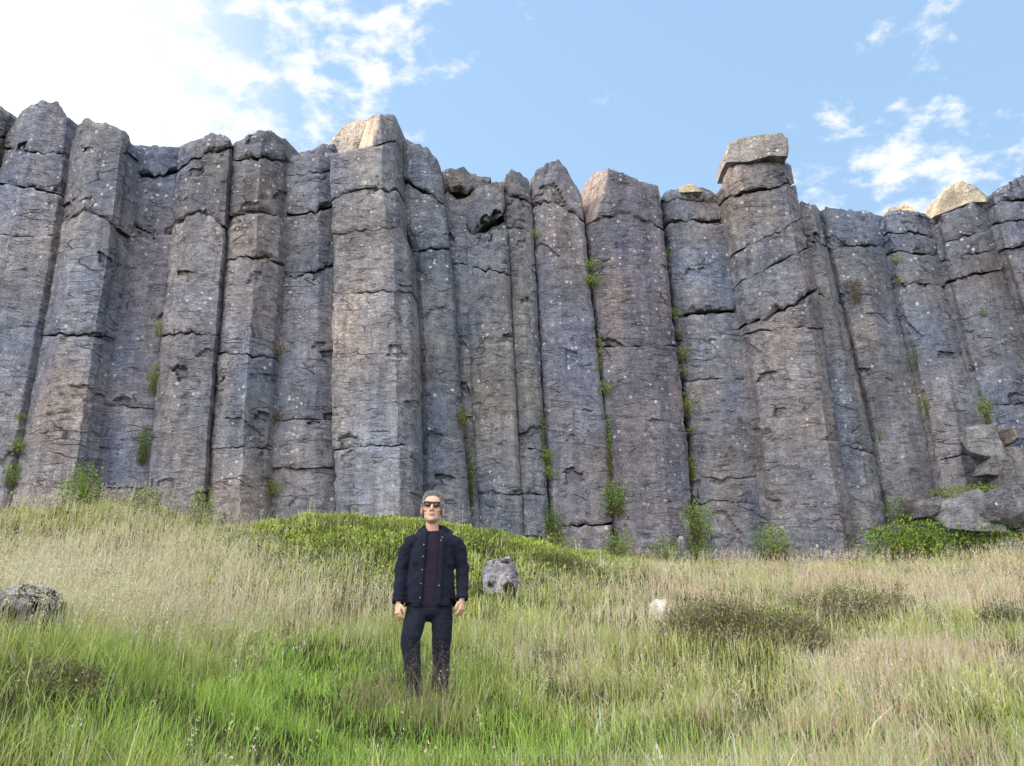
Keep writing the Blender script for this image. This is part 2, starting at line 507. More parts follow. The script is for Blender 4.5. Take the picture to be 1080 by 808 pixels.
# left, right, top profile (px,y), base y, depth offset, section, joints (y left, y right, arch, gap px), tint, label
COLS = [
 ('m', 0, [(-60, 104), (0, 112), (14, 120)], 585, .1, HEX, [(140, 146, 2, 3), (240, 236, 4, 2), (330, 335, 3, 1), (430, 430, 3, 1)], (.2, .195, .205), "basalt column cut by the left edge of the view, only its jointed top showing"),
 (0, 1, [(14, 138), (24, 118), (32, 112), (42, 107), (62, 109), (74, 126)], 580, 0, [(0, -.25), (.42, 0), (1, -.3)], [(157, 164, -1, 3), (193, 207, 3, 3), (244, 251, -2, 2), (330, 333, 3, 1), (412, 408, 3, 1), (480, 478, 2, 1)], (.205, .2, .21), "basalt column with rounded top, first full one from the left"),
 (1, 2, [(77, 150), (81, 133), (89, 126), (110, 131), (136, 142), (138, 150)], 575, -.25, [(0, -.5), (.32, 0), (.84, -.04), (1, -.36)], [(154, 166, 3, 1), (236, 244, 17, 4), (354, 356, 2, 3), (458, 456, 3, 1), (522, 522, 2, 1)], (.215, .205, .205), "broad basalt column with flat sloping top and clear ridge, second full one from the left"),
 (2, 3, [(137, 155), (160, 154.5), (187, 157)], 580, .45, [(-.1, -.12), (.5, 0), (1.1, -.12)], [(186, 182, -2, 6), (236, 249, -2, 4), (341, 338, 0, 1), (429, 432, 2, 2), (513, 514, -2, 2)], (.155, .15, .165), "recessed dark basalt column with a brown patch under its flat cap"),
 (3, 4, [(187, 160), (190, 154), (204, 148), (230, 140), (240, 146), (246, 153)], 590, -.1, [(0, -.42), (.3, 0), (.93, -.06), (1, -.25)], [(180, 154, 3, 5), (237, 243, 16, 5), (286, 290, 2, 1), (354, 354, 2, 3), (424, 421, 2, 1), (461, 465, 2, 1), (517, 519, 2, 1)], (.2, .195, .2), "basalt column with dome shaped cap block split by a dark slanting joint"),
 (4, 5, [(246, 152), (255, 147), (272, 136.5), (288, 141), (301, 147)], 600, -.15, [(0, -.16), (.52, .06), (1, -.55)], [(170, 172, 5, 4), (231, 231, 8, 4), (276, 279, 6, 4), (373, 378, 1, 3), (406, 404, 2, 1), (440, 446, 2, 1), (474, 474, 2, 2), (517, 514, 2, 1)], (.2, .19, .19), "basalt column with peaked top and a sharp ridge parting light and dark faces"),
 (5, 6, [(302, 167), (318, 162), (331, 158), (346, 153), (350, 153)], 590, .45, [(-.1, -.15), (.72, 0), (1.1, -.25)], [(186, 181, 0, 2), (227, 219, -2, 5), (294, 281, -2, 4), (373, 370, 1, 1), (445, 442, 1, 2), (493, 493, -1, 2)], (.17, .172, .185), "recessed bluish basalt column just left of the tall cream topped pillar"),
 (6, 7, [(348, 155), (351, 143), (372, 130), (396, 124), (412, 120), (417, 121), (420, 128)], 590, -.45, [(0, -.22), (.78, .06), (1, -.5)], [(163, 147, -2, 2), (213, 203, 9, 5), (247, 241, 2, 2), (311, 308, 1, 2), (377, 372, 1, 1), (431, 423, 1, 1), (475, 470, 1, 2), (520, 520, 1, 1)], (.235, .22, .21), "tall jutting basalt pillar with cream sunlit top behind the man"),
 (7, 8, [(419, 150), (424, 147), (436, 150), (450, 157), (461, 168), (466, 190)], 595, .3, [(0, -.35), (.22, -.06), (.55, 0), (1, -.22)], [(190, 216, 2, 5), (266, 262, 0, 3), (338, 330, 2, 1), (420, 430, 2, 1), (500, 504, 1, 1)], (.165, .178, .19), "blue grey basalt column with sloping shoulder, right beside the cream topped pillar"),
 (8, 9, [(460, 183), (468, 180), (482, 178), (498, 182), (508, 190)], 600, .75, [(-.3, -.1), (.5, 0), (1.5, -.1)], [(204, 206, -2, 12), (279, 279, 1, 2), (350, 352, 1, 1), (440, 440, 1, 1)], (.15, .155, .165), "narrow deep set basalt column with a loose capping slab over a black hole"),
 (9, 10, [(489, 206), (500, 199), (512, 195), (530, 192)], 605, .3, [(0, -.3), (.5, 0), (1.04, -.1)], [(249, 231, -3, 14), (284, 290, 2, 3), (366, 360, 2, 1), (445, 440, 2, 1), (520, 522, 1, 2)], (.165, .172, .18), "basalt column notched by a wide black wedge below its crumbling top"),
 (10, 11, [(529, 194), (535, 184), (541, 179), (549, 183), (559, 192)], 610, .34, [(-.05, -.1), (.5, 0), (1, -.3)], [(203, 216, 1, 4), (240, 246, 2, 2), (318, 314, 2, 1), (400, 396, 2, 1), (470, 478, 1, 2), (520, 524, 1, 2)], (.175, .182, .188), "slim basalt column ending in a small pointed block"),
 (11, 12, [(558, 192), (565, 181), (582, 170), (589, 171), (597, 176), (607, 196), (613, 212)], 620, .2, [(0, -.25), (.42, .02), (1, -.34)], [(218, 233, 11, 4), (351, 350, 2, 1), (430, 434, 2, 1), (500, 498, 1, 1), (556, 553, 0, 4)], (.178, .172, .185), "basalt column with tall peaked head, dark slot near its foot"),
 (12, 13, [(613, 200), (617, 192), (628, 183), (642, 178), (651, 180), (664, 186), (696, 198)], 620, 0, [(0, -.3), (.24, 0), (.7, .02), (1, -.36)], [(238, 244, 17, 3), (275, 280, 3, 1), (368, 366, 2, 2), (440, 446, 2, 1), (520, 516, 2, 1)], (.16, .148, .158), "wide purplish basalt column with gable shaped top"),
 (13, 14, [(695, 209), (704, 202), (720, 199), (742, 199), (758, 206), (763, 212)], 630, .32, [(0, -.2), (.42, .02), (1, -.24)], [(214, 216, 4, 3), (238, 235, 4, 5), (285, 280, 0, 1), (334, 328, 2, 6), (403, 402, 3, 2), (504, 504, 0, 2), (531, 531, 1, 3)], (.17, .172, .182), "basalt column between the wide purplish one and the tall perched block tower"),
 (14, 15, [(759, 200), (763, 188), (770, 178), (800, 172), (830, 170), (837, 175)], 635, -.7, [(0, -.34), (.3, .04), (.86, .06), (1, -.5)], [(211, 195, 3, 4), (268, 231, -1, 3), (300, 262, 1, 2), (345, 306, -3, 6), (352, 346, 3, 2), (404, 398, 2, 1), (452, 449, 2, 1), (495, 492, 2, 1), (540, 536, 2, 1)], (.205, .19, .182), "tallest brownish basalt tower jutting forward under a perched block"),
 (15, 16, [(838, 216), (850, 214), (858, 217), (868, 225)], 625, .0, [(-.2, -.1), (.55, 0), (1, -.5)], [(255, 262, 3, 2), (312, 322, 1, 2), (400, 402, 1, 1), (470, 480, 1, 2)], (.175, .185, .195), "slim pale basalt column tight against the right side of the tall tower"),
 (16, 17, [(865, 226), (872, 221), (888, 222), (916, 224), (931, 230)], 600, .3, [(-.04, -.15), (.5, 0), (1, -.28)], [(262, 258, 0, 3), (330, 334, 2, 1), (400, 402, 2, 1), (470, 470, 2, 1)], (.155, .158, .168), "smooth dark basalt column with level top, second right of the tall tower"),
 (17, 18, [(930, 231), (936, 225), (950, 222), (970, 224), (986, 234)], 600, .2, [(0, -.22), (.5, 0), (1, -.3)], [(246, 252, 3, 4), (266, 270, 1, 3), (299, 305, 3, 2), (370, 374, 2, 1), (487, 476, 2, 2)], (.155, .157, .168), "dark basalt column with two small sunlit stones on its rim"),
 (18, 19, [(985, 236), (992, 229), (1010, 222), (1030, 214), (1043, 216)], 600, 0, [(0, -.3), (.55, .02), (1, -.3)], [(257, 242, 1, 2), (276, 262, 0, 3), (296, 282, -1, 3), (360, 356, 2, 1), (430, 425, 2, 2)], (.16, .16, .17), "basalt column under a big cream sunlit capping boulder"),
 (19, 20, [(1042, 208), (1052, 199), (1062, 192), (1085, 186), (1112, 184)], 610, -.2, [(0, -.3), (.4, 0), (1, -.3)], [(217, 206, 1, 4), (236, 226, 1, 4), (263, 252, 0, 3), (330, 322, 2, 1), (400, 396, 2, 1)], (.17, .168, .178), "basalt column cut by the right edge of the view"),
]
# weathered slopes cut into the heads of some columns: pixel, forward distance, facet normal
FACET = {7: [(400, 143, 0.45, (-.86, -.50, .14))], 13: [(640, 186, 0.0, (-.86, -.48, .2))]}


def poly_front(sec, nsub):
    """points (u,w) along the front of a section, dense"""
    us, ws, cor = [], [], []
    tot = sum(math.hypot((b[0] - a[0]), (b[1] - a[1]) * .7) for a, b in zip(sec, sec[1:]))
    for a, b_ in zip(sec, sec[1:]):
        k = max(3, int(nsub * math.hypot((b_[0] - a[0]), (b_[1] - a[1]) * .7) / tot))
        for i in range(k):
            t = i / k
            us.append(a[0] + (b_[0] - a[0]) * t); ws.append(a[1] + (b_[1] - a[1]) * t)
    us.append(sec[-1][0]); ws.append(sec[-1][1])
    return np.array(us), np.array(ws)


COL_BVH_V, COL_BVH_F = [], []


def rock_disp(P, nrm_seed=0.0):
    q = P + nrm_seed
    d = 0.03 * perlin(q * 1.1) + 0.026 * fbm(q * np.array([2.6, 2.6, 3.4]), 3)
    # hackly, stepped chips
    h = fbm(q * np.array([1.6, 1.6, 4.2]), 2)
    d += 0.03 * (np.floor(h * 5.0) / 5.0)
    d += 0.012 * perlin(q * np.array([4, 4, 11.0]))
    d += 0.008 * perlin(q * 14.0)
    return d


for ci, (kl, kr, top, yb, dep, sec, joints, tint, label) in enumerate(COLS):
    rs = np.random.default_rng(100 + ci)
    seed = ci * 7.31
    pxb = float(0.5 * (bx(kl, 540) + bx(kr, 540)))
    Yc = float(cliffY(pxb)) + dep
    wid = float((bx(kr, 350) - bx(kl, 350)) / F * Yc)
    us, ws = poly_front(sec, max(16, int(wid / 0.05)))
    # soften ridges a little and make edges wander
    ws = ws.copy()
    ws = ws * (0.95 if ci < 15 else 1.25)
    _eg = np.minimum(us - us[0], us[-1] - us) * wid
    ws = ws - (0.11 if ci < 15 else .15) * np.clip(1 - _eg / 0.08, 0, 1)
    nfront = len(us)
    u_l, u_r = sec[0][0], sec[-1][0]
    tp = np.array(top, float)
    root_p = at(pxb, min(yb - 25, 585), Yc)
    root = empty("basalt_column", tuple(root_p), label, "basalt column", G); root["kind"] = "thing"

    def toprow(u):
        px = bx(kl, tp[:, 1].mean()) + u * (bx(kr, tp[:, 1].mean()) - bx(kl, tp[:, 1].mean()))
        y = np.interp(px, tp[:, 0], tp[:, 1])
        return y

    _tn = fbm(np.stack([us * 4.5 + seed, us * 0, us * 0], -1), 3)
    cuts = [toprow(us) + 1.6 * fbm(np.stack([us * 11 + seed, us * 0, us * 0], -1), 3) + 3.2 * np.floor(_tn * 3.2) / 2]
    gaps = [0.0]; masks = [np.ones(nfront)]
    for (yl, yr, arch, gap) in joints:
        t = np.clip(us, 0, 1)
        y = yl + (yr - yl) * t - arch * (1 - np.abs(2 * t - 1) ** 1.5)
        sn = fbm(np.stack([us * 7.3 + seed * 2 + yr, us * 0 + 2.2, us * 0], -1), 2)
        y = y + 2.4 * np.floor(sn * 4) / 2 * (0.45 + 0.18 * gap) + 2.2 * fbm(np.stack([us * 3.1 + seed + yl, us * 0 + yl * .1, us * 0], -1), 3)
        mk = fbm(np.stack([us * 2.3 + seed * 3 + yl * .7, us * 0 + 4, us * 0], -1), 2)
        mk = np.clip(mk * 2.6 + (0.75 if gap > 1.5 else 0.15), 0.45 if gap > 2.5 else 0.0, 1)
        cuts.append(y); gaps.append(gap); masks.append(mk)
    cuts.append(np.full(nfront, float(yb))); gaps.append(0.0); masks.append(np.zeros(nfront))
    for k in range(1, len(cuts)):
        cuts[k] = np.maximum(cuts[k], cuts[k - 1] + 5)
    shift_prev = 0; sh_u = 0; rot = 0; jit = 0
    for k in range(len(cuts) - 1):
        gk = (0.6 if gaps[k] < 1.5 else 1.0); gk1 = (0.6 if gaps[k + 1] < 1.5 else 1.0)
        ya = cuts[k] + gaps[k] * 0.55 * gk * masks[k] * (k > 0)
        ybm = cuts[k + 1] - gaps[k + 1] * 0.45 * gk1 * masks[k + 1]
        ybm = np.maximum(ybm, ya + 4)
        hpx = float(np.mean(ybm - ya))
        # pixel step ~ 2.3 px
        nr = max(4, int(hpx / 2.2))
        tt = np.linspace(0, 1, nr)
        e = min(0.25, 0.7 / hpx)
        tt = np.unique(np.concatenate([tt, [e, 2.2 * e, 1 - e, 1 - 2.2 * e]]))
        small = gaps[k] < 1.5 and k > 0
        sh_w = shift_prev if small else rs.normal(0, 0.03)
        shift_prev = sh_w
        sh_u = sh_u if small else rs.normal(0, 0.01); rot = rot if small else rs.normal(0, 0.02)
        Yg = ya[None] + (ybm - ya)[None] * tt[:, None]          # rows x front
        U = np.repeat(us[None], len(tt), 0)
        xl, xr = bx(kl, Yg), bx(kr, Yg)
        yy_ = np.stack([np.full(Yg.size, seed), Yg.ravel() * .045, U.ravel() * 1.3], -1)
        wob = (0.020 * fbm(yy_, 3) + 0.012 * np.floor(3 * fbm(yy_ * 1.7 + 5, 2)) / 2).reshape(Yg.shape)
        PX = xl + (U * 0.985 + 0.0075 + sh_u + wob) * (xr - xl)
        Wd = np.repeat(ws[None], len(tt), 0) + sh_w + rot * (U - .5)
        # chipped arrises along the joints: bite into edge rows
        edge = np.minimum(tt, 1 - tt) * hpx / 38.0             # metres from nearest joint
        strong_t = (gaps[k] if k else 2.0); strong_b = gaps[k + 1]
        near_top = (tt < .5)[:, None]
        amp = np.where(near_top, (0.004 + 0.014 * strong_t) * masks[k][None], (0.004 + 0.014 * strong_b) * masks[k + 1][None])
        chip = np.clip(fbm(np.stack([U.ravel() * 6 + seed, np.where(near_top, k, k + .5).repeat(nfront, 1).ravel() * 3.7, U.ravel() * 0], -1), 3).reshape(U.shape) + .45, 0, 1.2)
        reach = 0.03 + 0.10 * chip
        Wd = Wd - amp * chip * 1.6 * np.clip(1 - edge[:, None] / reach, 0, 1)
        for _b in range(rs.integers(1, 4) + (1 if hpx > 90 else 0)):    # chunks broken out of the arrises and faces
            ub = rs.choice([0.0, 1.0, rs.random(), sec[1][0], sec[-2][0]])
            tb = rs.choice([0.0, 1.0, rs.random()])
            rb = rs.uniform(.08, .24); db = rs.uniform(.03, .13)
            du = (U - ub) * wid; dv = (tt[:, None] - tb) * hpx / 38.0 + 0 * U
            nn = 0.35 * fbm(np.stack([du.ravel() * 5 + seed, dv.ravel() * 5 + k, U.ravel() * 0 + _b], -1), 2).reshape(U.shape)
            dd = np.maximum(np.abs(du * 1.0 + dv * rs.normal(0, .5)), np.abs(dv) * rs.uniform(.5, 1.3)) / rb + nn
            Wd = Wd - db * sstep(1.05, .85, dd) * (.6 + .8 * np.clip(dd, 0, 1) * rs.choice([0, 1]))
        if k == 0:                                              # round the head of the column
            Wd = Wd - 0.07 * np.clip(1 - tt[:, None] * hpx / 38 / 0.16, 0, 1) ** 2
        Pw = at(PX, Yg, Yc - Wd)
        # displacement roughly along the outward direction of the section
        tx = np.gradient(us) * wid; tw = np.gradient(ws)
        nl = np.hypot(tx, tw) + 1e-6
        nxn, nyn = -tw / nl, -tx / nl                            # outward: (-dw, -dx) with w pointing to -Y
        nxn = -(-tw) / nl * -1
        D = rock_disp(Pw.reshape(-1, 3), seed).reshape(U.shape)
        Pw[..., 0] += D * nxn[None] * 0.6
        Pw[..., 1] += D * nyn[None]
        # back of the block: two points per row
        bl = at(bx(kl, Yg[:, :1]) + (u_l) * (xr - xl)[:, :1], Yg[:, :1], Yc); bl[..., 1] += 1.7; bl[..., 2] = Pw[:, :1, 2]
        br = at(bx(kl, Yg[:, -1:]) + (u_r) * (xr - xl)[:, -1:], Yg[:, -1:], Yc); br[..., 1] += 1.7; br[..., 2] = Pw[:, -1:, 2]
        ring = np.concatenate([Pw, br, bl], 1)                  # rows x (nfront+2)
        if k == 0: ring[0, -2:, 2] -= 0.15
        m = ring.shape[1]; nrw = ring.shape[0]
        V = ring.reshape(-1, 3)
        i0 = (np.arange(nrw - 1)[:, None] * m + np.arange(m)[None]).ravel()
        i1 = (np.arange(nrw - 1)[:, None] * m + (np.arange(m)[None] + 1) % m).ravel()
        quads = np.stack([i0, i0 + m, i1 + m, i1], -1)
        c0 = V[:m].mean(0) + np.array([0, 0, .04 if k == 0 else 0]); c1 = V[-m:].mean(0)
        V = np.concatenate([V, [c0, c1]])
        a = np.arange(m); an = (a + 1) % m
        t0 = np.stack([np.full(m, len(V) - 2), a, an], -1)
        bs = (nrw - 1) * m
        t1 = np.stack([np.full(m, len(V) - 1), bs + an, bs + a], -1)
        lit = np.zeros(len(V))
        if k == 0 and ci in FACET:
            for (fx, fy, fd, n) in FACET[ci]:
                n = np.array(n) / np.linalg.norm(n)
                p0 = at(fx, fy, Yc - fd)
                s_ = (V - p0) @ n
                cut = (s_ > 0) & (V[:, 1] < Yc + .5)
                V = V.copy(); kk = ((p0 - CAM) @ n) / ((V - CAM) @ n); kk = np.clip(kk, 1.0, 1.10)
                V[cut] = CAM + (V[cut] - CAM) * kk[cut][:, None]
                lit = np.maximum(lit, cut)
        # colour
        pxv, pyv = proj(V)
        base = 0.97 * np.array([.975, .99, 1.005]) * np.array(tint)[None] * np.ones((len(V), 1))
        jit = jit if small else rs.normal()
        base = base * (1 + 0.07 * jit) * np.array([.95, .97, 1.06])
        bn = fbm(V * 0.55 + 3.3 + ci, 2)
        base = base * (1 + 0.4 * bn[:, None])
        warm = fbm(V * np.array([.5, .5, .35]) + 31.7, 2)
        base *= 1 + np.clip(warm, -.5, .5)[:, None] * np.array([.36, .08, -.24])
        # weathered heads paler, with warm sunlight painted into the cut facets' colour
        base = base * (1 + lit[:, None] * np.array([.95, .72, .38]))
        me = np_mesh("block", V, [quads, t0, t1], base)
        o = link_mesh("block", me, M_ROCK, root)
        COL_BVH_V.append(V); COL_BVH_F.append((quads, t0, t1))

# ray-casting helper on the built rock
_vo, _V, _Fc = 0, [], []
for V, fs in zip(COL_BVH_V, COL_BVH_F):
    _V.extend(map(tuple, V))
    for f in fs: _Fc.extend(map(tuple, (f + _vo).tolist()))
    _vo += len(V)
ROCK = BVHTree.FromPolygons(_V, _Fc)


def rock_hit(px, py):
    d = ray(px, py)
    h = ROCK.ray_cast(Vector(CAM), Vector(d))
    if h[0] is None:
        p = at(px, py, cliffY(px)); return np.array(p), np.array([0, -1.0, 0])
    n = np.array(h[1]);
    if n @ d > 0: n = -n
    return np.array(h[0]), n


# rock mass behind the columns, running on to both sides and back as a plateau
pxs = np.array([-260, -60, 20, 80, 160, 215, 275, 325, 385, 440, 485, 520, 545, 585, 655, 730, 800, 855, 900, 955, 1015, 1070, 1150, 1260])
tys = np.array([150, 150, 158, 165, 172, 172, 170, 175, 176, 182, 205, 222, 215, 215, 218, 226, 230, 236, 240, 244, 246, 236, 225, 225])
fr = at(pxs, tys, cliffY(pxs) + 1.5)
xs_ = np.concatenate([[-160, -80, -45, -30], fr[:, 0], [34, 50, 90, 170]])
ys_ = np.concatenate([[-30, 2, 12, 16], fr[:, 1], [20.5, 18, 8, -25]])
zs_ = np.concatenate([[13, 13.5, 13.8, 13.6], fr[:, 2], [11.5, 11, 10, 8]])
xi = np.concatenate([np.linspace(-160, -20, 40, endpoint=False), np.linspace(-20, 26, 240, endpoint=False), np.linspace(26, 170, 40)])
yi = np.interp(xi, xs_, ys_); zi = np.interp(xi, xs_, zs_)
rows = []
for t in np.linspace(0, 1, 60):
    z = -1.0 + (zi + 1.0) * t
    P3 = np.stack([xi, yi, z], -1)
    P3[:, 1] += 0.35 * fbm(P3 * np.array([.9, .9, .12]) + 5, 3) + 0.1 * perlin(P3 * 2.0)
    rows.append(P3)
for back in (0.8, 3, 8, 20, 50, 120):
    P3 = np.stack([xi, yi + back, zi - 0.02 * back + 0.25 * n2(xi, yi + back, .3, 2.0)], -1); rows.append(P3)
CV = np.stack(rows); r_, c_ = CV.shape[:2]
ii = (np.arange(r_ - 1)[:, None] * c_ + np.arange(c_ - 1)[None]).ravel()
hill = link_mesh("hill", np_mesh("hill", CV.reshape(-1, 3), [np.stack([ii, ii + 1, ii + 1 + c_, ii + c_], -1)], np.full((r_ * c_, 3), .13)), M_ROCK)
tag(hill, kind="structure")
# ------------------------------------------------------------------ loose rocks
def rock_mesh(name, center, size, seed, tint, npts=14, detail=4, flat=0.0, rot=0.0, pale_top=None, moss=0.0, rough=1.0):
    """angular boulder: convex hull of scattered points, subdivided, roughened"""
    rs = np.random.default_rng(seed)
    bm = bmesh.new()
    pts = rs.normal(size=(npts, 3)); pts /= np.linalg.norm(pts, axis=1)[:, None]
    pts = np.sign(pts) * np.abs(pts) ** (0.45 if flat else .85)
    if flat:
        cb = np.array([[i, j, k] for i in (-1, 1) for j in (-1, 1) for k in (-1, 1)], float)
        pts = np.concatenate([cb * rs.uniform(.45, .95, (8, 3)) + rs.normal(0, .20, (8, 3)), rs.normal(0, .8, (7, 3)).clip(-1.1, 1.1)]) * .95
    for p in pts: bm.verts.new(p)
    r = bmesh.ops.convex_hull(bm, input=bm.verts)
    bmesh.ops.delete(bm, geom=[g for g in r["geom_interior"] if isinstance(g, bmesh.types.BMVert)], context="VERTS")
    bmesh.ops.bevel(bm, geom=list(bm.edges), offset=0.03 if flat else 0.07, segments=1, affect="EDGES")
    bmesh.ops.triangulate(bm, faces=bm.faces)
    for _ in range(detail - 1):
        bmesh.ops.subdivide_edges(bm, edges=list(bm.edges), cuts=1, use_grid_fill=True)
    V = np.array([v.co for v in bm.verts])
    _l = np.linalg.norm(V, axis=1, keepdims=True); V = V / _l * np.minimum(_l, 1.9 if flat else 1.02)
    ca, sa = math.cos(rot), math.sin(rot)
    V = V * np.array(size)
    V[:, :2] = V[:, :2] @ np.array([[ca, sa], [-sa, ca]])
    L = np.linalg.norm(V, axis=1, keepdims=True) + 1e-6
    s = max(size)
    d = rough * s * (0.20 * fbm(V / s * 2.0 + seed, 3) + 0.09 * np.floor(4 * perlin(V / s * 3.1 + seed)) / 4 + 0.02 * perlin(V / s * 13 + seed))
    V = V * (1 + d[:, None] / L) + np.array(center)
    bm.verts.ensure_lookup_table(); bm.verts.index_update()
    F = np.array([[l.vert.index for l in f.loops] for f in bm.faces if len(f.verts) == 3], int)
    Q = [[l.vert.index for l in f.loops] for f in bm.faces if len(f.verts) == 4]
    base = np.array(tint)[None] * (1 + 0.5 * fbm(V / s * 1.6 + seed, 2)[:, None])
    if pale_top is not None:
        m = sstep(.3, .6, (V[:, 2] - center[2]) / size[2] + 0.5 * perlin(V / s * 3 + seed))
        base = base * (1 - m[:, None]) + np.array(pale_top) * m[:, None]
    if moss:
        m = sstep(.05, .3, perlin(V / s * 2.2 + seed + 9) + 0.5 * perlin(V / s * 6 + seed) + moss - .5)
        base = base * (1 - m[:, None]) + np.array([.018, .016, .012]) * m[:, None]
    bm.free()
    return np_mesh(name, V, [F] + ([np.array(Q)] if Q else []), base)


def px_size(wpx, hpx, Y): return wpx / F * Y * 0.5, hpx / F * Y * 0.5


def boulder(name, px, py, w, h, label, seed, tint, Y=None, sink=0.0, cat="rock", group=None, depth=None, **kw):
    """px,py = centre in the photo; stands on ground or on the given distance"""
    if Y is None:
        g = ground_hit(px, py + h * .5); Y = g[1]
    sx, sz = px_size(w, h, Y)
    c = at(px, py, Y)
    o = link_mesh(name, rock_mesh(name, c, (sx, depth or (sx + sz) * .5, sz * (1 + sink)), seed, tint, **kw), M_STONE)
    # origin at the base of the stone
    base = Vector((c[0], c[1], c[2] - sz)); o.data.transform(Matrix.Translation(-base)); o.location = base
    return tag(o, label, cat, group, "thing")


GR = "loose rocks at the foot and on the rim of the cliff"
# perched on the rim
def slab_block(name, poly_px, Yf, depth, label, seed, tint, skew=(0, 0), cat="boulder", lean=0.0):
    """squared block: front outline in photo pixels at distance Yf, left edge further forward / back by skew"""
    pts = np.array(poly_px, float); n = len(pts)
    xs0, xs1 = pts[:, 0].min(), pts[:, 0].max()
    t = (pts[:, 0] - xs0) / (xs1 - xs0)
    # front outline densified
    dense = []
    for i in range(n):
        a, b_ = pts[i], pts[(i + 1) % n]
        k = max(2, int(np.hypot(*(b_ - a)) / 3))
        for j in range(k): dense.append(a + (b_ - a) * j / k)
    D = np.array(dense); td = (D[:, 0] - xs0) / (xs1 - xs0)
    cen = D.mean(0)
    rings = []
    y1 = D[:, 1].max()
    for sc, dy in ((0.25, 0), (0.5, 0), (0.75, 0), (0.93, 0.0), (1.0, 0.06), (1.02, .3), (1.0, .6), (.95, 1.0), (.5, 1.02)):
        q = cen + (D - cen) * sc
        tq = (q[:, 0] - xs0) / (xs1 - xs0)
        Y = Yf + skew[0] + (skew[1] - skew[0]) * tq + dy * depth + lean * (y1 - q[:, 1]) / 38.0
        rings.append(at(q[:, 0], q[:, 1], Y))
    m = len(D); V = np.concatenate(rings)
    # give the block its depth as a real box: rings behind keep world height of the front ring
    for r in range(5, 9):
        f = V[4 * m:5 * m].copy(); sc = (1, 1, 1, 1, 1, 1.0, .99, .94, .5)[r]
        c = f.mean(0); f = c + (f - c) * sc; f[:, 1] += (0, 0, 0, 0, 0, .3, .6, 1.0, 1.02)[r] * depth
        V[r * m:(r + 1) * m] = f
    fr_ = V[:m].mean(0); bk = V[8 * m:9 * m].mean(0)
    d = 0.6 * rock_disp(V * 1.6, seed)
    V[:, 1] -= d; V[:, 0] -= 0.4 * d; V[:, 2] += 0.4 * d
    V = np.concatenate([V, [fr_ - [0, d[:m].mean(), 0], bk]])
    a = np.arange(m); an = (a + 1) % m
    qs = [np.stack([r * m + a, r * m + an, (r + 1) * m + an, (r + 1) * m + a], -1) for r in range(8)]
    t0 = np.stack([np.full(m, 9 * m), an, a], -1); t1 = np.stack([np.full(m, 9 * m + 1), 8 * m + a, 8 * m + an], -1)
    base = np.array(tint)[None] * (1 + 0.6 * fbm(V * 1.3 + seed, 2)[:, None])
    me = np_mesh(name, V, qs + [t0, t1], base)
    o = bpy.data.objects.new(name, me); COL.objects.link(o); me.materials.append(M_STONE)
    p = Vector(V[:9 * m].mean(0)); p.z = V[:, 2].min()
    me.transform(Matrix.Translation(-p)); o.location = p
    return tag(o, label, cat, GR, "thing")


Yt = float(cliffY(800)) - .7
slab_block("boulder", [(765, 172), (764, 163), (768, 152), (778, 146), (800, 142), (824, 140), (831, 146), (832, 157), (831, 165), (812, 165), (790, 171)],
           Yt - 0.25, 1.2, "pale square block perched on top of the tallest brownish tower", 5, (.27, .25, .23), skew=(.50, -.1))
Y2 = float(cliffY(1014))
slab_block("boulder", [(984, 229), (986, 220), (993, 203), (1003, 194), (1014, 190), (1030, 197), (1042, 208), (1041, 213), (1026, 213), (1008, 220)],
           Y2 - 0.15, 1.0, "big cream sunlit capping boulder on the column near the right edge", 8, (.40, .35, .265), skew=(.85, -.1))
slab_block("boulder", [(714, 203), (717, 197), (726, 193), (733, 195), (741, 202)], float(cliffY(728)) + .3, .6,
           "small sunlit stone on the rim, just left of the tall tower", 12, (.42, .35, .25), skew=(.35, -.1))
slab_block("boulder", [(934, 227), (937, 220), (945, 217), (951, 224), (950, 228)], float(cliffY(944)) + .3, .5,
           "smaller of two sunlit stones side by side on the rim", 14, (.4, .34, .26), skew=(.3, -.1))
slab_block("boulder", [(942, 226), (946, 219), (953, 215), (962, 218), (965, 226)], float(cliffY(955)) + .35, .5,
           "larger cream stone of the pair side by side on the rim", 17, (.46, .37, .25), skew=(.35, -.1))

# half buried in the grass
boulder("boulder", 28, 650, 72, 60, "grey and white boulder with brown moss half buried in grass at the left edge", 21, (.17, .155, .14), sink=.35, cat="boulder", pale_top=(.40, .41, .44), moss=.55, npts=22)
boulder("boulder", 528, 611, 40, 38, "grey boulder with black moss in the grass right of the man", 24, (.24, .235, .26), sink=.35, cat="boulder", moss=.58, npts=26, rough=.5)
boulder("boulder", 697, 645, 28, 20, "small white stone beside the dark heather", 31, (.62, .56, .48), sink=.5, cat="boulder", npts=12, rough=.6)
boulder("boulder", 716, 588, 24, 36, "pale grey stone leaning at the cliff foot between two green plants", 33, (.26, .26, .29), Y=float(cliffY(716)) - .15, sink=.3, cat="boulder", npts=12)
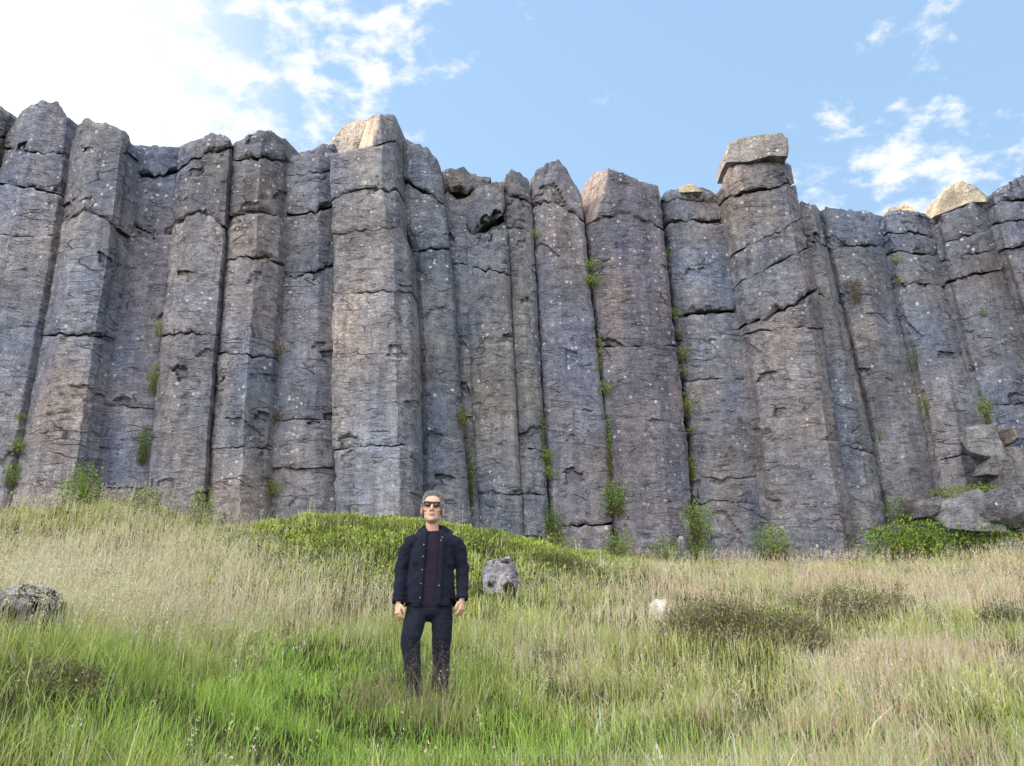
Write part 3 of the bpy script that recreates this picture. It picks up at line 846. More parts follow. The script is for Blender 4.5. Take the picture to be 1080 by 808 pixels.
# tumbled pile right of the last standing columns
PILE = [
 (1034, 466, 34, 48, (.2, .2, .215), "angular grey boulder topmost of the tumbled pile at the right"),
 (1064, 462, 22, 20, (.24, .2, .18), "brown rounded boulder in the tumbled pile at the right edge"),
 (1072, 486, 24, 30, (.2, .185, .18), "reddish boulder under the brown rounded one at the right edge"),
 (1048, 492, 34, 28, (.18, .175, .18), "flat dark boulder in the middle of the tumbled pile"),
 (1066, 515, 40, 40, (.14, .14, .15), "dark square boulder low in the pile at the right edge"),
 (1012, 541, 62, 40, (.21, .21, .225), "wide grey boulder under the grassy ledge at the cliff foot"),
 (1046, 540, 52, 46, (.19, .185, .2), "large tilted boulder beside the wide one under the grassy ledge"),
 (972, 538, 40, 26, (.2, .185, .185), "low grey boulder left of the wide one under the grassy ledge"),
 (1076, 552, 30, 30, (.18, .18, .19), "grey boulder behind the flowering bush at the right edge"),
 (1062, 582, 26, 28, (.33, .33, .35), "pale stone poking from the dry grass near the right edge"),
 (1018, 559, 20, 10, (.34, .33, .32), "small pale stone on the big green bush at the cliff foot"),
]
for k, (px, py, w_, h_, tint, lab) in enumerate(PILE):
    Yp = float(cliffY(px)) - (0.45 + 0.5 * sstep(470, 590, py))
    boulder("boulder", px, py, w_ * 1.12, h_ * 1.15, lab, 50 + k * 3, tuple(.85 * q_ for q_ in tint), Y=Yp, cat="boulder", group=GR, npts=20, flat=1, rot=px * .7, rough=.45, depth=w_ / F * Yp * .6)


# ------------------------------------------------------------------ leafy plants
def leaf_cloud(centers, normals, size, colors, rs, jitter=0.9):
    """diamond leaves, each folded along its midrib"""
    n = len(centers)
    d = rs.normal(size=(n, 3)); d[:, 2] = np.abs(d[:, 2]) * .8 + .2
    d = d * jitter + normals; d /= np.linalg.norm(d, axis=1)[:, None]
    s = np.cross(d, rs.normal(size=(n, 3))); s /= np.linalg.norm(s, axis=1)[:, None] + 1e-9
    up = np.cross(s, d)
    L = size[:, None] if np.ndim(size) else size
    a = centers; m = centers + d * L * .5 + up * L * .06; tip = centers + d * L
    l = m + s * L * .3 - up * L * .08; r = m - s * L * .3 - up * L * .08
    V = np.stack([a, l, tip, r, m], 1).reshape(-1, 3)
    i = np.arange(n)[:, None] * 5
    Fq = np.concatenate([i + [[0, 4, 1]], i + [[1, 4, 2]], i + [[0, 3, 4]], i + [[3, 2, 4]]])
    return V, Fq, np.repeat(colors, 5, 0)


def green(rs, n, base=(.075, .15, .03), var=.35):
    c = np.array(base)[None] * (1 + var * rs.normal(size=(n, 1)))
    c[:, 0] *= 1 + .25 * rs.normal(size=n)
    return np.clip(c, .008, .4)


def plant(name, px, py, w_, h_, label, kind="green", cat="plant", group=None, onrock=True, Y=None, n=None, base=None, leaf=None):
    rs = np.random.default_rng(int(px * 13 + py * 7))
    if Y is not None:
        p = at(px, py, Y); Yp = Y
    elif onrock:
        hs = [rock_hit(px + ox, py + oy)[0][1] for ox in (-w_ * .5, 0, w_ * .5) for oy in (-h_ * .3, h_ * .3)]
        Yp = float(np.percentile(hs, 35)) - .06; p = at(px, py, Yp)
    else:
        p = ground_hit(px, py + h_ * .5); Yp = p[1]; p = at(px, py, Yp)
    sx, sz = px_size(w_ * 1.5, h_ * 1.2, Yp)
    n = n or int(np.clip(w_ * h_ * 1.1, 60, 9000))
    foot = np.array([p[0], p[1], p[2] - sz])
    q = rs.normal(size=(n, 3)); q /= np.linalg.norm(q, axis=1)[:, None]
    q *= rs.random(n)[:, None] ** .45
    lump = 1 + .55 * fbm(q * 2.6 + px, 2)
    dep = min(sx, sz) * .9 if onrock and Y is None else sx * .6
    C = p + q * lump[:, None] * np.array([sx, dep, sz])
    if onrock: C[:, 1] = np.minimum(C[:, 1], Yp + .01 + .08 * rs.random(n))
    base = base or {"green": (.235, .38, .055), "dark": (.15, .235, .045), "brown": (.22, .165, .075), "yellow": (.23, .28, .055)}[kind]
    col = green(rs, n, base)
    depthshade = np.clip(.75 + .35 * q[:, 2], .4, 1.1)
    col = col * (0.85 + .3 * rs.random((n, 1)))
    ls = (leaf or np.clip(.035 + .02 * sx, .03, .09)) * rs.uniform(.6, 1.4, n)
    V, Fq, cc = leaf_cloud(C, q * .6 + [0, -.3, .25], ls, col, rs)
    # stems from the root to the leaves
    k = max(5, n // 14)
    idx = rs.integers(0, n, k)
    sv, sf = [], []
    root = foot + np.array([0, .03, sz * .2])
    A = root + rs.normal(size=(k, 3)) * np.array([sx * .3, .02, sz * .15]); B = C[idx]
    sd_ = np.cross(B - A, [0, 1.0, .2]); sd_ /= np.linalg.norm(sd_, axis=1)[:, None] + 1e-9
    wd = .006
    SV = np.stack([A - sd_ * wd, A + sd_ * wd, B], 1).reshape(-1, 3)
    SF = np.arange(k)[:, None] * 3 + [[0, 1, 2]]
    rt = empty(name, tuple(foot), label, cat, group)
    rt["kind"] = "thing"
    link_mesh("foliage", np_mesh("foliage", V, [Fq], cc), M_LEAF, rt)
    link_mesh("stem", np_mesh("stem", SV, [SF], np.tile([[.09, .08, .04]], (3 * k, 1))), M_LEAF, rt)
    return rt


GC = "plants growing in the cliff cracks"
CREV = [
 (18, 469, 15, 17, "green", "round green tuft on the rock just inside the left edge"),
 (13, 500, 14, 24, "green", "sparse green tuft below the round one at the left edge"),
 (22, 440, 11, 9, "dark", "tiny dark tuft above the round one at the left edge"),
 (168, 346, 9, 18, "green", "small upper tuft in the crack right of the recessed dark column with brown patch"),
 (163, 398, 11, 34, "green", "long middle tuft in the crack right of the recessed dark column with brown patch"),
 (152, 468, 14, 40, "dark", "lowest hanging tuft with pale flowers in the crack right of the recessed dark column"),
 (292, 368, 20, 15, "brown", "upper dry brown tuft in the crack left of the recessed bluish column"),
 (292, 438, 12, 16, "brown", "lower brown tuft in the crack left of the recessed bluish column"),
 (287, 514, 16, 17, "green", "small round fern near the foot of the recessed bluish column"),
 (486, 440, 13, 22, "yellow", "yellowish tuft in the long crack right of the man's head, upper one"),
 (496, 505, 9, 60, "dark", "dark strip of fern hanging in the crack right of the man's head"),
 (565, 246, 11, 10, "green", "tiny tuft near the top beside the slim column with pointed block"),
 (577, 480, 14, 18, "green", "upper of two close green tufts halfway up the peaked column's left crack"),
 (579, 498, 14, 14, "green", "lower of two close green tufts halfway up the peaked column's left crack"),
 (572, 448, 5, 40, "dark", "thin trail of leaves in the peaked column's left crack"),
 (583, 551, 20, 34, "dark", "bushy dark fern at the foot of the peaked column's left crack"),
 (623, 279, 15, 14, "green", "upper of the two dense tufts high in the crack left of the wide purplish column"),
 (625, 295, 19, 15, "green", "lower of the two dense tufts high in the crack left of the wide purplish column"),
 (638, 409, 13, 15, "green", "round tuft halfway down the crack left of the wide purplish column"),
 (633, 370, 5, 50, "yellow", "thin yellowish moss trail in the crack left of the wide purplish column"),
 (642, 462, 5, 70, "green", "long thin trail of leaves in the crack left of the wide purplish column"),
 (649, 524, 21, 38, "green", "bright bushy fern low in the crack left of the wide purplish column"),
 (705, 269, 12, 11, "dark", "dark tuft highest in the crack right of the wide purplish column"),
 (712, 331, 15, 12, "green", "green tuft beside the wide stepped joint right of the wide purplish column"),
 (716, 350, 12, 14, "brown", "reddish brown tuft in the crack right of the wide purplish column"),
 (720, 372, 17, 18, "yellow", "larger yellow green tuft in the middle of the crack right of the wide purplish column"),
 (719, 391, 12, 12, "green", "small tuft just under the larger yellow green one"),
 (723, 427, 14, 26, "green", "tall tuft under the middle of the crack right of the wide purplish column"),
 (729, 454, 9, 9, "green", "tiny tuft between two taller ones low in the right crack of the wide purplish column"),
 (729, 492, 10, 28, "green", "upright tuft above the bush at the foot of the wide purplish column's right crack"),
 (902, 306, 12, 30, "brown", "faded brown moss patch in the crack right of the slim pale column"),
 (945, 273, 13, 12, "green", "upper tuft near the top of the crack under the two sunlit stones"),
 (947, 295, 9, 10, "yellow", "yellowish lower tuft near the top of the crack under the two sunlit stones"),
 (964, 378, 8, 22, "dark", "dark tuft midway down the crack under the two sunlit stones"),
 (976, 428, 7, 20, "green", "slender tuft low in the crack under the two sunlit stones"),
 (928, 458, 8, 12, "green", "tiny light green tuft low on the smooth dark column's left crack"),
 (1039, 432, 13, 34, "green", "green plant in the crack right above the tumbled boulders"),
 (1036, 330, 10, 10, "dark", "tiny dark tuft on the column under the big capping boulder"),
]
for px, py, w_, h_, kd, lab in CREV:
    plant("crevice_plant", px, py, w_, h_, lab, kd, "plant", GC)

GB = "bushes along the foot of the cliff"
FOOT = [
 (85, 518, 40, 52, "green", "tall green plant at the foot of the broad ridged column, left side of the photo"),
 (150, 532, 40, 36, "yellow", "brownish green weeds under the recessed dark column with the brown patch"),
 (211, 556, 30, 72, "green", "tall bright plant in the dip left of the grassy hump"),
 (652, 573, 30, 30, "green", "broad leafy plant below the bright bushy fern"),
 (585, 572, 40, 22, "yellow", "low yellowish plant under the peaked column's foot"),
 (736, 548, 30, 46, "green", "large leafy plant at the foot of the wide purplish column's right crack"),
 (700, 580, 30, 28, "green", "bright plant left of the pale leaning stone"),
 (738, 582, 26, 24, "green", "bright plant right of the pale leaning stone"),
 (812, 573, 40, 36, "green", "bushy green plant at the left foot of the tallest tower"),
 (952, 536, 36, 26, "dark", "round dark bush left of the grassy ledge"),
 (1008, 521, 52, 20, "yellow", "mossy green ledge plant above the wide grey boulder"),
 (1038, 515, 34, 12, "green", "thin green plant at the right end of the grassy ledge"),
 (962, 572, 92, 44, "green", "big bright green bush at the cliff foot right of the tallest tower"),
 (1036, 570, 62, 40, "dark", "dark bush with tiny pale flowers near the right edge"),
 (1076, 542, 26, 20, "green", "small green bush on the rocks at the very right edge"),
 (1070, 568, 36, 18, "yellow", "yellow green bush behind the pale stone near the right edge"),
]
for px, py, w_, h_, kd, lab in FOOT:
    Yp = float(cliffY(px)) - (.75 if px < 940 else 1.15)
    if (px, py) in ((1008, 521), (1038, 515), (952, 536)): Yp = float(cliffY(px)) - .8
    plant("leafy_bush", px, py + 2, w_ * .84, h_ * .98, lab, kd, "bush", GB, Y=Yp)
# ------------------------------------------------------------------ grasses
def blades(name, P, H, W, lean, az, curl, C0, C1, mat, seg=3, kind="stuff", facing=None):
    """curved tapering blades. P roots (n,3); H height; W width; lean amount; az direction; C0/C1 root / tip colour"""
    n = len(P)
    d = np.stack([np.cos(az), np.sin(az), np.zeros(n)], -1)
    fa = RNG.uniform(0, math.pi, n) if facing is None else facing
    s = np.stack([np.cos(fa), np.sin(fa), np.zeros(n)], -1)
    rows, cols = [], []
    for k in range(seg + 1):
        t = k / seg
        h = H * (t - .25 * lean * t * t)
        off = H * lean * (t ** (1.5 + curl)) * .8
        c = P + np.array([0, 0, 1.0]) * h[:, None] + d * off[:, None]
        w = W * (1 - t) ** .7 if k else W * .8
        col = C0 + (C1 - C0) * t
        if k < seg:
            rows += [c - s * w[:, None] * .5, c + s * w[:, None] * .5]; cols += [col, col]
        else:
            rows.append(c); cols.append(col)
    m = len(rows)
    V = np.stack(rows, 1).reshape(-1, 3); C = np.stack(cols, 1).reshape(-1, 3)
    i = np.arange(n)[:, None] * m
    q = [i + [[2 * k, 2 * k + 1, 2 * k + 3, 2 * k + 2]] for k in range(seg - 1)]
    t = i + [[2 * seg - 2, 2 * seg - 1, 2 * seg]]
    return V, q, t, C


def scatter(n, y0, y1, margin=1.6, power=1.0):
    """random roots over the visible fan plus a margin on both sides"""
    y = y0 + (y1 - y0) * RNG.random(n) ** power
    half = y * .70 + margin
    # keep area density even
    keep = RNG.random(n) < half / (y1 * .70 + margin)
    y = y[keep]; half = half[keep]
    x = RNG.uniform(-1, 1, len(y)) * half
    return x, y


def blob(px, py, cx, cy, rx, ry):
    return np.exp(-(((px - cx) / rx) ** 2 + ((py - cy) / ry) ** 2))


def zones(x, y, z):
    px, py = proj(np.stack([x, y, z], -1))
    wob = 26 * n2(x, y, .55, 21.0, 2); wo2 = 10 * n2(x, y, .8, 5.0, 2)
    px = px + wob; py = py + wo2
    hump = blob(px, py, 410, 566, 170, 34) + .9 * blob(px, py, 560, 588, 110, 20) + .6 * blob(px, py, 470, 618, 60, 20)
    hump = np.clip(hump * 1.25, 0, 1)
    dry = 1.0 * blob(px, py, 130, 605, 210, 62) + .8 * blob(px, py, 300, 640, 110, 30) + .35 * blob(px, py, 900, 622, 320, 28) + .25 * blob(px, py, 660, 615, 120, 18) + .3 * blob(px, py, 620, 690, 120, 45) + .22 * blob(px, py, 1000, 680, 200, 60) + .3 * blob(px, py, 400, 640, 40, 18)
    dry = np.clip(dry, 0, 1)
    bright = .9 * blob(px, py, 340, 715, 75, 42) + .85 * blob(px, py, 330, 790, 150, 40) + .6 * blob(px, py, 620, 800, 260, 30) + .6 * blob(px, py, 820, 662, 40, 16) + .5 * blob(px, py, 150, 760, 150, 60) + .5 * blob(px, py, 900, 800, 250, 30) + .5 * blob(px, py, 450, 720, 80, 30)
    bright = np.clip(bright, 0, 1)
    heath = np.clip(.9 * blob(px, py, 745, 655, 70, 26) + .7 * blob(px, py, 900, 637, 80, 16) + .6 * blob(px, py, 1070, 655, 40, 22) + .5 * blob(px, py, 60, 720, 60, 24), 0, 1)
    return px, py, hump, dry, bright, heath


def lerp(a, b, t): return np.asarray(a) * (1 - t[:, None]) + np.asarray(b) * t[:, None]


def man_clear(x, y):
    """foot room so that blades do not cross the boots and trousers too high"""
    return np.exp(-(((x + .80) / .5) ** 2 + ((y - 7.05) / .55) ** 2))


GVs, GQ, GT, GC_ = [], [], [], []
_off = 0


def push(V, q, t, C, store):
    o = store["n"]
    store["V"].append(V); store["C"].append(C)
    store["Q"] += [a + o for a in q]; store["T"].append(t + o)
    store["n"] += len(V)


def store(): return {"V": [], "C": [], "Q": [], "T": [], "n": 0}


def finish(st, name, mat):
    faces = ([np.concatenate(st["Q"])] if st["Q"] else []) + [np.concatenate(st["T"])]
    o = link_mesh(name, np_mesh(name, np.concatenate(st["V"]), faces, np.clip(np.concatenate(st["C"]), .004, .75)), mat)
    return tag(o, kind="stuff")


st = store()
for (n, y0, y1, wpx, seg) in ((int(95000 * DENS), 2.6, 6.0, .0048, 3), (int(120000 * DENS), 6.0, 10.5, .0085, 2), (int(130000 * DENS), 10.5, 20.8, .017, 2)):
    x, y = scatter(n, y0, y1)
    z = gz(x, y)
    px, py, hump, dry, bright, heath = zones(x, y, z)
    clump = n2(x, y, 1.6, 2.0, 2); fine = n2(x, y, 6.0, 9.0, 1)
    dens = np.clip(1 - .5 * hump - .55 * heath - .25 * dry, .08, 1) * np.clip(.75 + .8 * clump, .25, 1)
    keep = RNG.random(len(x)) < dens
    x, y, z, px, py, hump, dry, bright, heath, clump, fine = [a[keep] for a in (x, y, z, px, py, hump, dry, bright, heath, clump, fine)]
    m = len(x); r = RNG.random(m)
    patch0 = np.clip(.5 + 1.3 * n2(x, y, .8, 27.0, 2), 0, 1)
    H = .19 + .15 * RNG.random(m) + .20 * clump + .08 * fine + .10 * dry - .07 * bright
    H *= 1 - .5 * blob(px, py, 340, 715, 75, 42) - .3 * blob(px, py, 330, 790, 140, 40)
    H *= np.where(r < .08, 1.5, 1.0)
    H *= 1 - 0.3 * man_clear(x, y)
    H = np.clip(H * (.80 + .12 * patch0), .06, .7)
    g_bright = np.array([.25, .40, .075]); g_mid = np.array([.27, .31, .085]); g_dark = np.array([.11, .17, .045]); straw = np.array([.68, .56, .33]); yel = np.array([.42, .41, .13])
    t_right = sstep(480, 760, px)
    c = lerp(g_mid, yel, np.clip(.35 * t_right + .5 * n2(x, y, .7, 31.0) + .2, 0, 1))
    c = lerp(c, g_bright, np.clip(bright * 1.1 + .15, 0, .95))
    c = lerp(c, g_dark, np.clip(-1.1 * clump + .1 - .5 * bright, 0, .8))
    patch = np.clip(.5 + 1.3 * n2(x, y, .42, 61.0, 2) + .5 * n2(x, y, 1.3, 83.0, 1), 0, 1)
    isdry = RNG.random(m) < np.clip((.12 + .70 * dry + .38 * t_right) * (.35 + 1.2 * patch) - .25 * bright, .02, .85)
    straw = lerp([.70, .58, .35], [.58, .42, .30], np.clip(patch * (.4 + .6 * t_right), 0, 1))
    c = np.where(isdry[:, None], straw * np.exp(.28 * RNG.normal(size=(m, 1))), c * np.exp(.36 * RNG.normal(size=(m, 1))))
    c *= (1.34 + .35 * fine[:, None] + .25 * clump[:, None])
    W = wpx * np.exp(RNG.normal(-.12, .38, m)) * np.where(RNG.random(m) < .06, 1.7, 1.0)
    wind = 0.5 + .5 * n2(x, y, .5, 14.0)
    az = RNG.uniform(-math.pi, math.pi, m) * .8 + 2.2 * wind
    lean = np.clip(RNG.normal(.5, .42, m), .02, 1.9)
    V, q, t, C = blades("g", np.stack([x, y, z - .02], -1), H, W, lean, az, RNG.random(m) * .8, c * .6, c * 1.2, None, seg)  # roots darkened and tips lifted in the colour, painted shade for depth contrast
    push(V, q, t, C, st)
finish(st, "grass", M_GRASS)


# ---- flowering dry grass: thin stalk and a loose panicle of spikelets
def panicles(x, y, H, tone, st, spike=12, wst=.0020, sp_len=.0145):
    n = len(x); z = gz(x, y)
    P = np.stack([x, y, z], -1)
    az = RNG.normal(.3, 1.2, n); lean = np.clip(RNG.normal(.22, .14, n), .02, .7)
    dist = np.hypot(x, y)
    W = np.maximum(wst, .00033 * dist)
    c = tone * (1 + .18 * RNG.normal(size=(n, 1)))
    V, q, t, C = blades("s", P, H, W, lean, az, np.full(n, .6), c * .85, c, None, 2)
    push(V, q, t, C, st)
    d = np.stack([np.cos(az), np.sin(az), np.zeros(n)], -1)
    T = RNG.uniform(.66, 1.03, (n, spike))
    h = H[:, None] * (T - .25 * lean[:, None] * T * T); off = H[:, None] * lean[:, None] * np.maximum(T, 0) ** 2.1 * .8
    base = P[:, None] + np.array([0, 0, 1.0]) * h[..., None] + d[:, None] * off[..., None]
    ang = RNG.uniform(0, 2 * math.pi, (n, spike))
    rad = (1.06 - T) * .11 * RNG.uniform(.3, 1.2, (n, spike)) * (H[:, None] / .6)
    cen = base + np.stack([np.cos(ang) * rad, np.sin(ang) * rad, rad * .5 + RNG.normal(0, .006, (n, spike))], -1)
    cen = cen.reshape(-1, 3); k = len(cen)
    dd = np.repeat(dist, spike)
    L = np.maximum(sp_len, .0013 * dd) if sp_len > .012 else np.full(k, sp_len)
    L = L * RNG.uniform(.6, 1.4, k)
    u = RNG.normal(size=(k, 3)) * .6 + [0, 0, .8]; u /= np.linalg.norm(u, axis=1)[:, None]
    s = np.cross(u, RNG.normal(size=(k, 3))); s /= np.linalg.norm(s, axis=1)[:, None]
    Vs = np.stack([cen - u * L[:, None] * .5, cen + s * L[:, None] * .2, cen + u * L[:, None] * .5, cen - s * L[:, None] * .2], 1).reshape(-1, 3)
    i = np.arange(k)[:, None] * 4
    cs = np.repeat(tone * (1.02 + .2 * RNG.normal(size=(n, 1))), spike, 0)
    push(Vs, [i + [[0, 1, 2, 3]]], np.zeros((0, 3), int), np.repeat(cs, 4, 0), st)


st = store()
for (n, y0, y1, sp) in ((int(20000 * DENS), 3.2, 8.0, 18), (int(56000 * DENS), 8.0, 20.5, 12)):
    x, y = scatter(n, y0, y1); z = gz(x, y)
    px, py, hump, dry, bright, heath = zones(x, y, z + .25)
    cl = n2(x, y, .9, 44.0, 2)
    extra = .55 * blob(px, py, 610, 705, 120, 60) + .22 * sstep(500, 800, px) + .5 * blob(px, py, 300, 640, 120, 40)
    pr = np.clip(1.15 * dry + .35 * extra - .8 * hump - .35 * bright + .05, .02, 1) * np.clip(.7 + 1.3 * cl, .12, 1)
    pr *= 1 - .9 * man_clear(x, y)
    keep = RNG.random(len(x)) < pr
    x, y, px, py, dry = x[keep], y[keep], px[keep], py[keep], dry[keep]
    m = len(x)
    H = (.42 + .28 * RNG.random(m)) * (1 + .25 * dry)
    H = np.where(px > 520, H * .85, H)
    pink = np.clip(.35 + .6 * n2(x, y, .4, 3.3) + .25 * sstep(500, 700, px), 0, 1)
    tone = lerp([.78, .66, .44], [.68, .51, .41], pink)
    panicles(x, y, H, tone, st, sp)
# purple-brown bents right in front of the walking figure
m = 190
ax = np.concatenate([RNG.normal(-1.02, .12, m // 2), RNG.normal(-.62, .13, m // 2)]); ay = RNG.normal(6.62, .13, m)
panicles(ax, ay, RNG.uniform(.34, .66, m) - .12 * (ax < -.85) * RNG.random(m), np.tile([[.20, .15, .13]], (m, 1)), st, 18, .0016, .009)
# greener stalks rising in front of the boots and shins
m = 420
ax = RNG.uniform(-1.35, -.25, m); ay = RNG.uniform(6.2, 6.85, m)
cst = lerp([.30, .36, .10], [.62, .52, .30], RNG.random(m))
V, q, t, C = blades("s", np.stack([ax, ay, gz(ax, ay)], -1), RNG.uniform(.22, .52, m), RNG.uniform(.003, .006, m), RNG.uniform(.1, .9, m), RNG.uniform(-3, 3, m), RNG.random(m), cst * .6, cst * 1.1, None, 3)
push(V, q, t, C, st)
# a few tall single stalks
tx, ty = [], []
for px, py, Y in ((598, 700, 6.0), (594, 705, 6.1), (655, 690, 7.0), (455, 700, 6.4), (850, 690, 6.5), (470, 640, 8), (700, 700, 6), (120, 640, 7), (185, 620, 8), (760, 720, 5.5)):
    g = ground_hit(px, py + 25, 3); tx.append(g[0]); ty.append(g[1])
panicles(np.array(tx), np.array(ty), RNG.uniform(.75, 1.05, len(tx)), np.tile([[.68, .58, .33]], (len(tx), 1)), st, 34, .003, .022)
finish(st, "dry_grass", M_DRY)

# ---- leafy mat on the hump and at the cliff foot
x, y = scatter(int(150000 * DENS), 8.5, 20.6); z = gz(x, y)
px, py, hump, dry, bright, heath = zones(x, y, z + .1)
foot = sstep(2.3, .6, cliffY(px) - y)
lum = n2(x, y, 1.5, 71.0, 3); lum2 = n2(x, y, 4.0, 17.0, 2)
keep = RNG.random(len(x)) < np.clip(hump * 1.2 + (.4 + .5 * sstep(520, 600, px)) * foot - .05, 0, 1)
x, y, z, px, py, lum, lum2 = [a[keep] for a in (x, y, z, px, py, lum, lum2)]
m = len(x)
hh = (.10 + .10 * np.clip(lum + .5, 0, 1) + .05 * lum2) * RNG.random(m) ** .4
cb = lerp([.16, .25, .045], [.52, .64, .12], np.clip(.45 + 1.1 * lum + .3 * RNG.normal(size=m), 0, 1))
rd = RNG.random(m) < .05
cb[rd] = np.array([.2, .12, .06])
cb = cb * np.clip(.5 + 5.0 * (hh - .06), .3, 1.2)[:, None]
V, Fq, cc = leaf_cloud(np.stack([x, y, z + hh], -1), np.tile([[0, -.35, .5]], (m, 1)), RNG.uniform(.03, .075, m), cb, RNG)
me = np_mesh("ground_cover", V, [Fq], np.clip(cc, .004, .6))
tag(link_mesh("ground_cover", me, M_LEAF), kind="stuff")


# ---- heather: low dark twiggy shrubs
def heather(px, py, w_, h_, label, base=(.085, .06, .045)):
    g = ground_hit(px, py + h_ * .45)
    sx, sz = px_size(w_, h_, g[1]); rs = np.random.default_rng(int(px))
    n = int(np.clip(w_ * h_ * 2.2, 300, 12000))
    a = rs.uniform(0, 2 * math.pi, n); r = np.sqrt(rs.random(n))
    x = g[0] + np.cos(a) * r * sx * 1.05; y = g[1] + sx * .45 + np.sin(a) * r * sx * .7
    top = sz * 1.5 * (1 - .75 * r ** 2) * (1 + .5 * n2(x, y, 2.6, px)) + .04
    P = np.stack([x, y, gz(x, y)], -1)
    c = np.array(base)[None] * np.exp(.4 * rs.normal(size=(n, 1)))
    gr = rs.random(n) < .42
    c[gr] = np.array([.20, .23, .07]) * (1 + .2 * rs.normal(size=(gr.sum(), 1)))
    H = top * rs.uniform(.45, 1.05, n)
    V, q, t, C = blades("h", P, np.clip(H, .03, 1), rs.uniform(.006, .012, n), rs.uniform(.1, .8, n), a + rs.normal(0, .6, n), rs.random(n), c * .5, c, None, 2)
    # tiny leaves near the twig tips
    k = n
    Cn = P + np.stack([np.cos(a) * .1 * rs.random(k), np.sin(a) * .1 * rs.random(k), H * rs.uniform(.5, 1.0, k)], -1)
    cl = c * (1.25 + .3 * rs.normal(size=(k, 1)))
    V2, F2, C2 = leaf_cloud(Cn, np.tile([[0, -.2, .6]], (k, 1)), rs.uniform(.018, .04, k) * min(1.0, g[1] / 9.0), np.clip(cl, .01, .4), rs)
    rt = empty("heather_shrub", tuple(g), label, "shrub", "heather shrubs on the slope"); rt["kind"] = "thing"
    link_mesh("stem", np_mesh("stem", V, q + [t], np.clip(C, .006, .5)), M_DRY, rt)
    link_mesh("foliage", np_mesh("foliage", V2, [F2], C2), M_DRY, rt)


heather(795, 653, 165, 62, "large brown heather mound right of the small white stone", (.22, .16, .115))
heather(915, 638, 160, 42, "low wide brown heather patch on the right slope", (.22, .165, .12))
heather(1072, 655, 50, 44, "grey brown heather cut by the right edge", (.19, .16, .135))
heather(596, 595, 80, 26, "dark green brown shrub right behind the mossy grey boulder", (.13, .13, .06))
heather(60, 722, 80, 32, "patch of dead brown heather in the left foreground grass", (.17, .14, .10))
heather(690, 592, 80, 16, "thin brown heather strip along the cliff foot", (.2, .14, .10))
# ------------------------------------------------------------------ the man
FOOTP = at(452, 733, 7.2)
PX0, PY0 = float(FOOTP[0]), 7.2
PZ0 = float(gz(np.array([PX0]), np.array([PY0]))[0])
HS = 1.0


class Soup:
    def __init__(s): s.V, s.Q, s.T, s.n = [], [], [], 0

    def add(s, V, Q=None, T=None):
        s.V.append(np.asarray(V, float))
        if Q is not None and len(Q): s.Q.append(np.asarray(Q) + s.n)
        if T is not None and len(T): s.T.append(np.asarray(T) + s.n)
        s.n += len(V)

    def tube(s, pts, rad, ns=20, up=(0, 1, 0), power=2.0):
        """loft of (super)ellipses; rad: list of r or (r_side, r_depth)"""
        pts = np.array(pts, float); n = len(pts)
        tan = np.gradient(pts, axis=0); tan /= np.linalg.norm(tan, axis=1)[:, None]
        a = np.arange(ns) / ns * 2 * math.pi
        ca = np.sign(np.cos(a)) * np.abs(np.cos(a)) ** (2 / power); sa = np.sign(np.sin(a)) * np.abs(np.sin(a)) ** (2 / power)
        rings = []
        for i in range(n):
            side = np.cross(tan[i], up); side /= np.linalg.norm(side) + 1e-9
            dp = np.cross(side, tan[i])
            r = rad[i]; rx, ry = (r, r) if np.isscalar(r) else r
            rings.append(pts[i] + side * (ca * rx)[:, None] + dp * (sa * ry)[:, None])
        V = np.concatenate(rings + [pts[:1] - tan[:1] * (np.min(rad[0]) * .5), pts[-1:] + tan[-1:] * (np.min(rad[-1]) * .5)])
        j = np.arange(ns); jn = (j + 1) % ns
        Q = np.concatenate([np.stack([i * ns + j, i * ns + jn, (i + 1) * ns + jn, (i + 1) * ns + j], -1) for i in range(n - 1)])
        T = np.concatenate([np.stack([np.full(ns, n * ns), jn, j], -1), np.stack([np.full(ns, n * ns + 1), (n - 1) * ns + j, (n - 1) * ns + jn], -1)])
        s.add(V, Q, T)

    def ell(s, c, r, rot=None, nu=20, nv=12):
        u = np.arange(nu) / nu * 2 * math.pi; v = np.linspace(0, math.pi, nv)[1:-1]
        V = np.array([[math.cos(a) * math.sin(b_), math.sin(a) * math.sin(b_), math.cos(b_)] for b_ in v for a in u] + [[0, 0, 1], [0, 0, -1]])
        V = V * np.array(r)
        if rot is not None: V = V @ np.array(rot).T
        k = len(v); j = np.arange(nu); jn = (j + 1) % nu
        Q = np.concatenate([np.stack([i * nu + j, (i + 1) * nu + j, (i + 1) * nu + jn, i * nu + jn], -1) for i in range(k - 1)])
        T = np.concatenate([np.stack([np.full(nu, k * nu), j, jn], -1), np.stack([np.full(nu, k * nu + 1), (k - 1) * nu + jn, (k - 1) * nu + j], -1)])
        s.add(V + np.array(c), Q, T)

    def xform(s, M3, t):
        s.V = [v @ np.array(M3).T + np.array(t) for v in s.V]

    def mesh(s, name):
        return np_mesh(name, np.concatenate(s.V), ([np.concatenate(s.Q)] if s.Q else []) + ([np.concatenate(s.T)] if s.T else []), smooth=True)


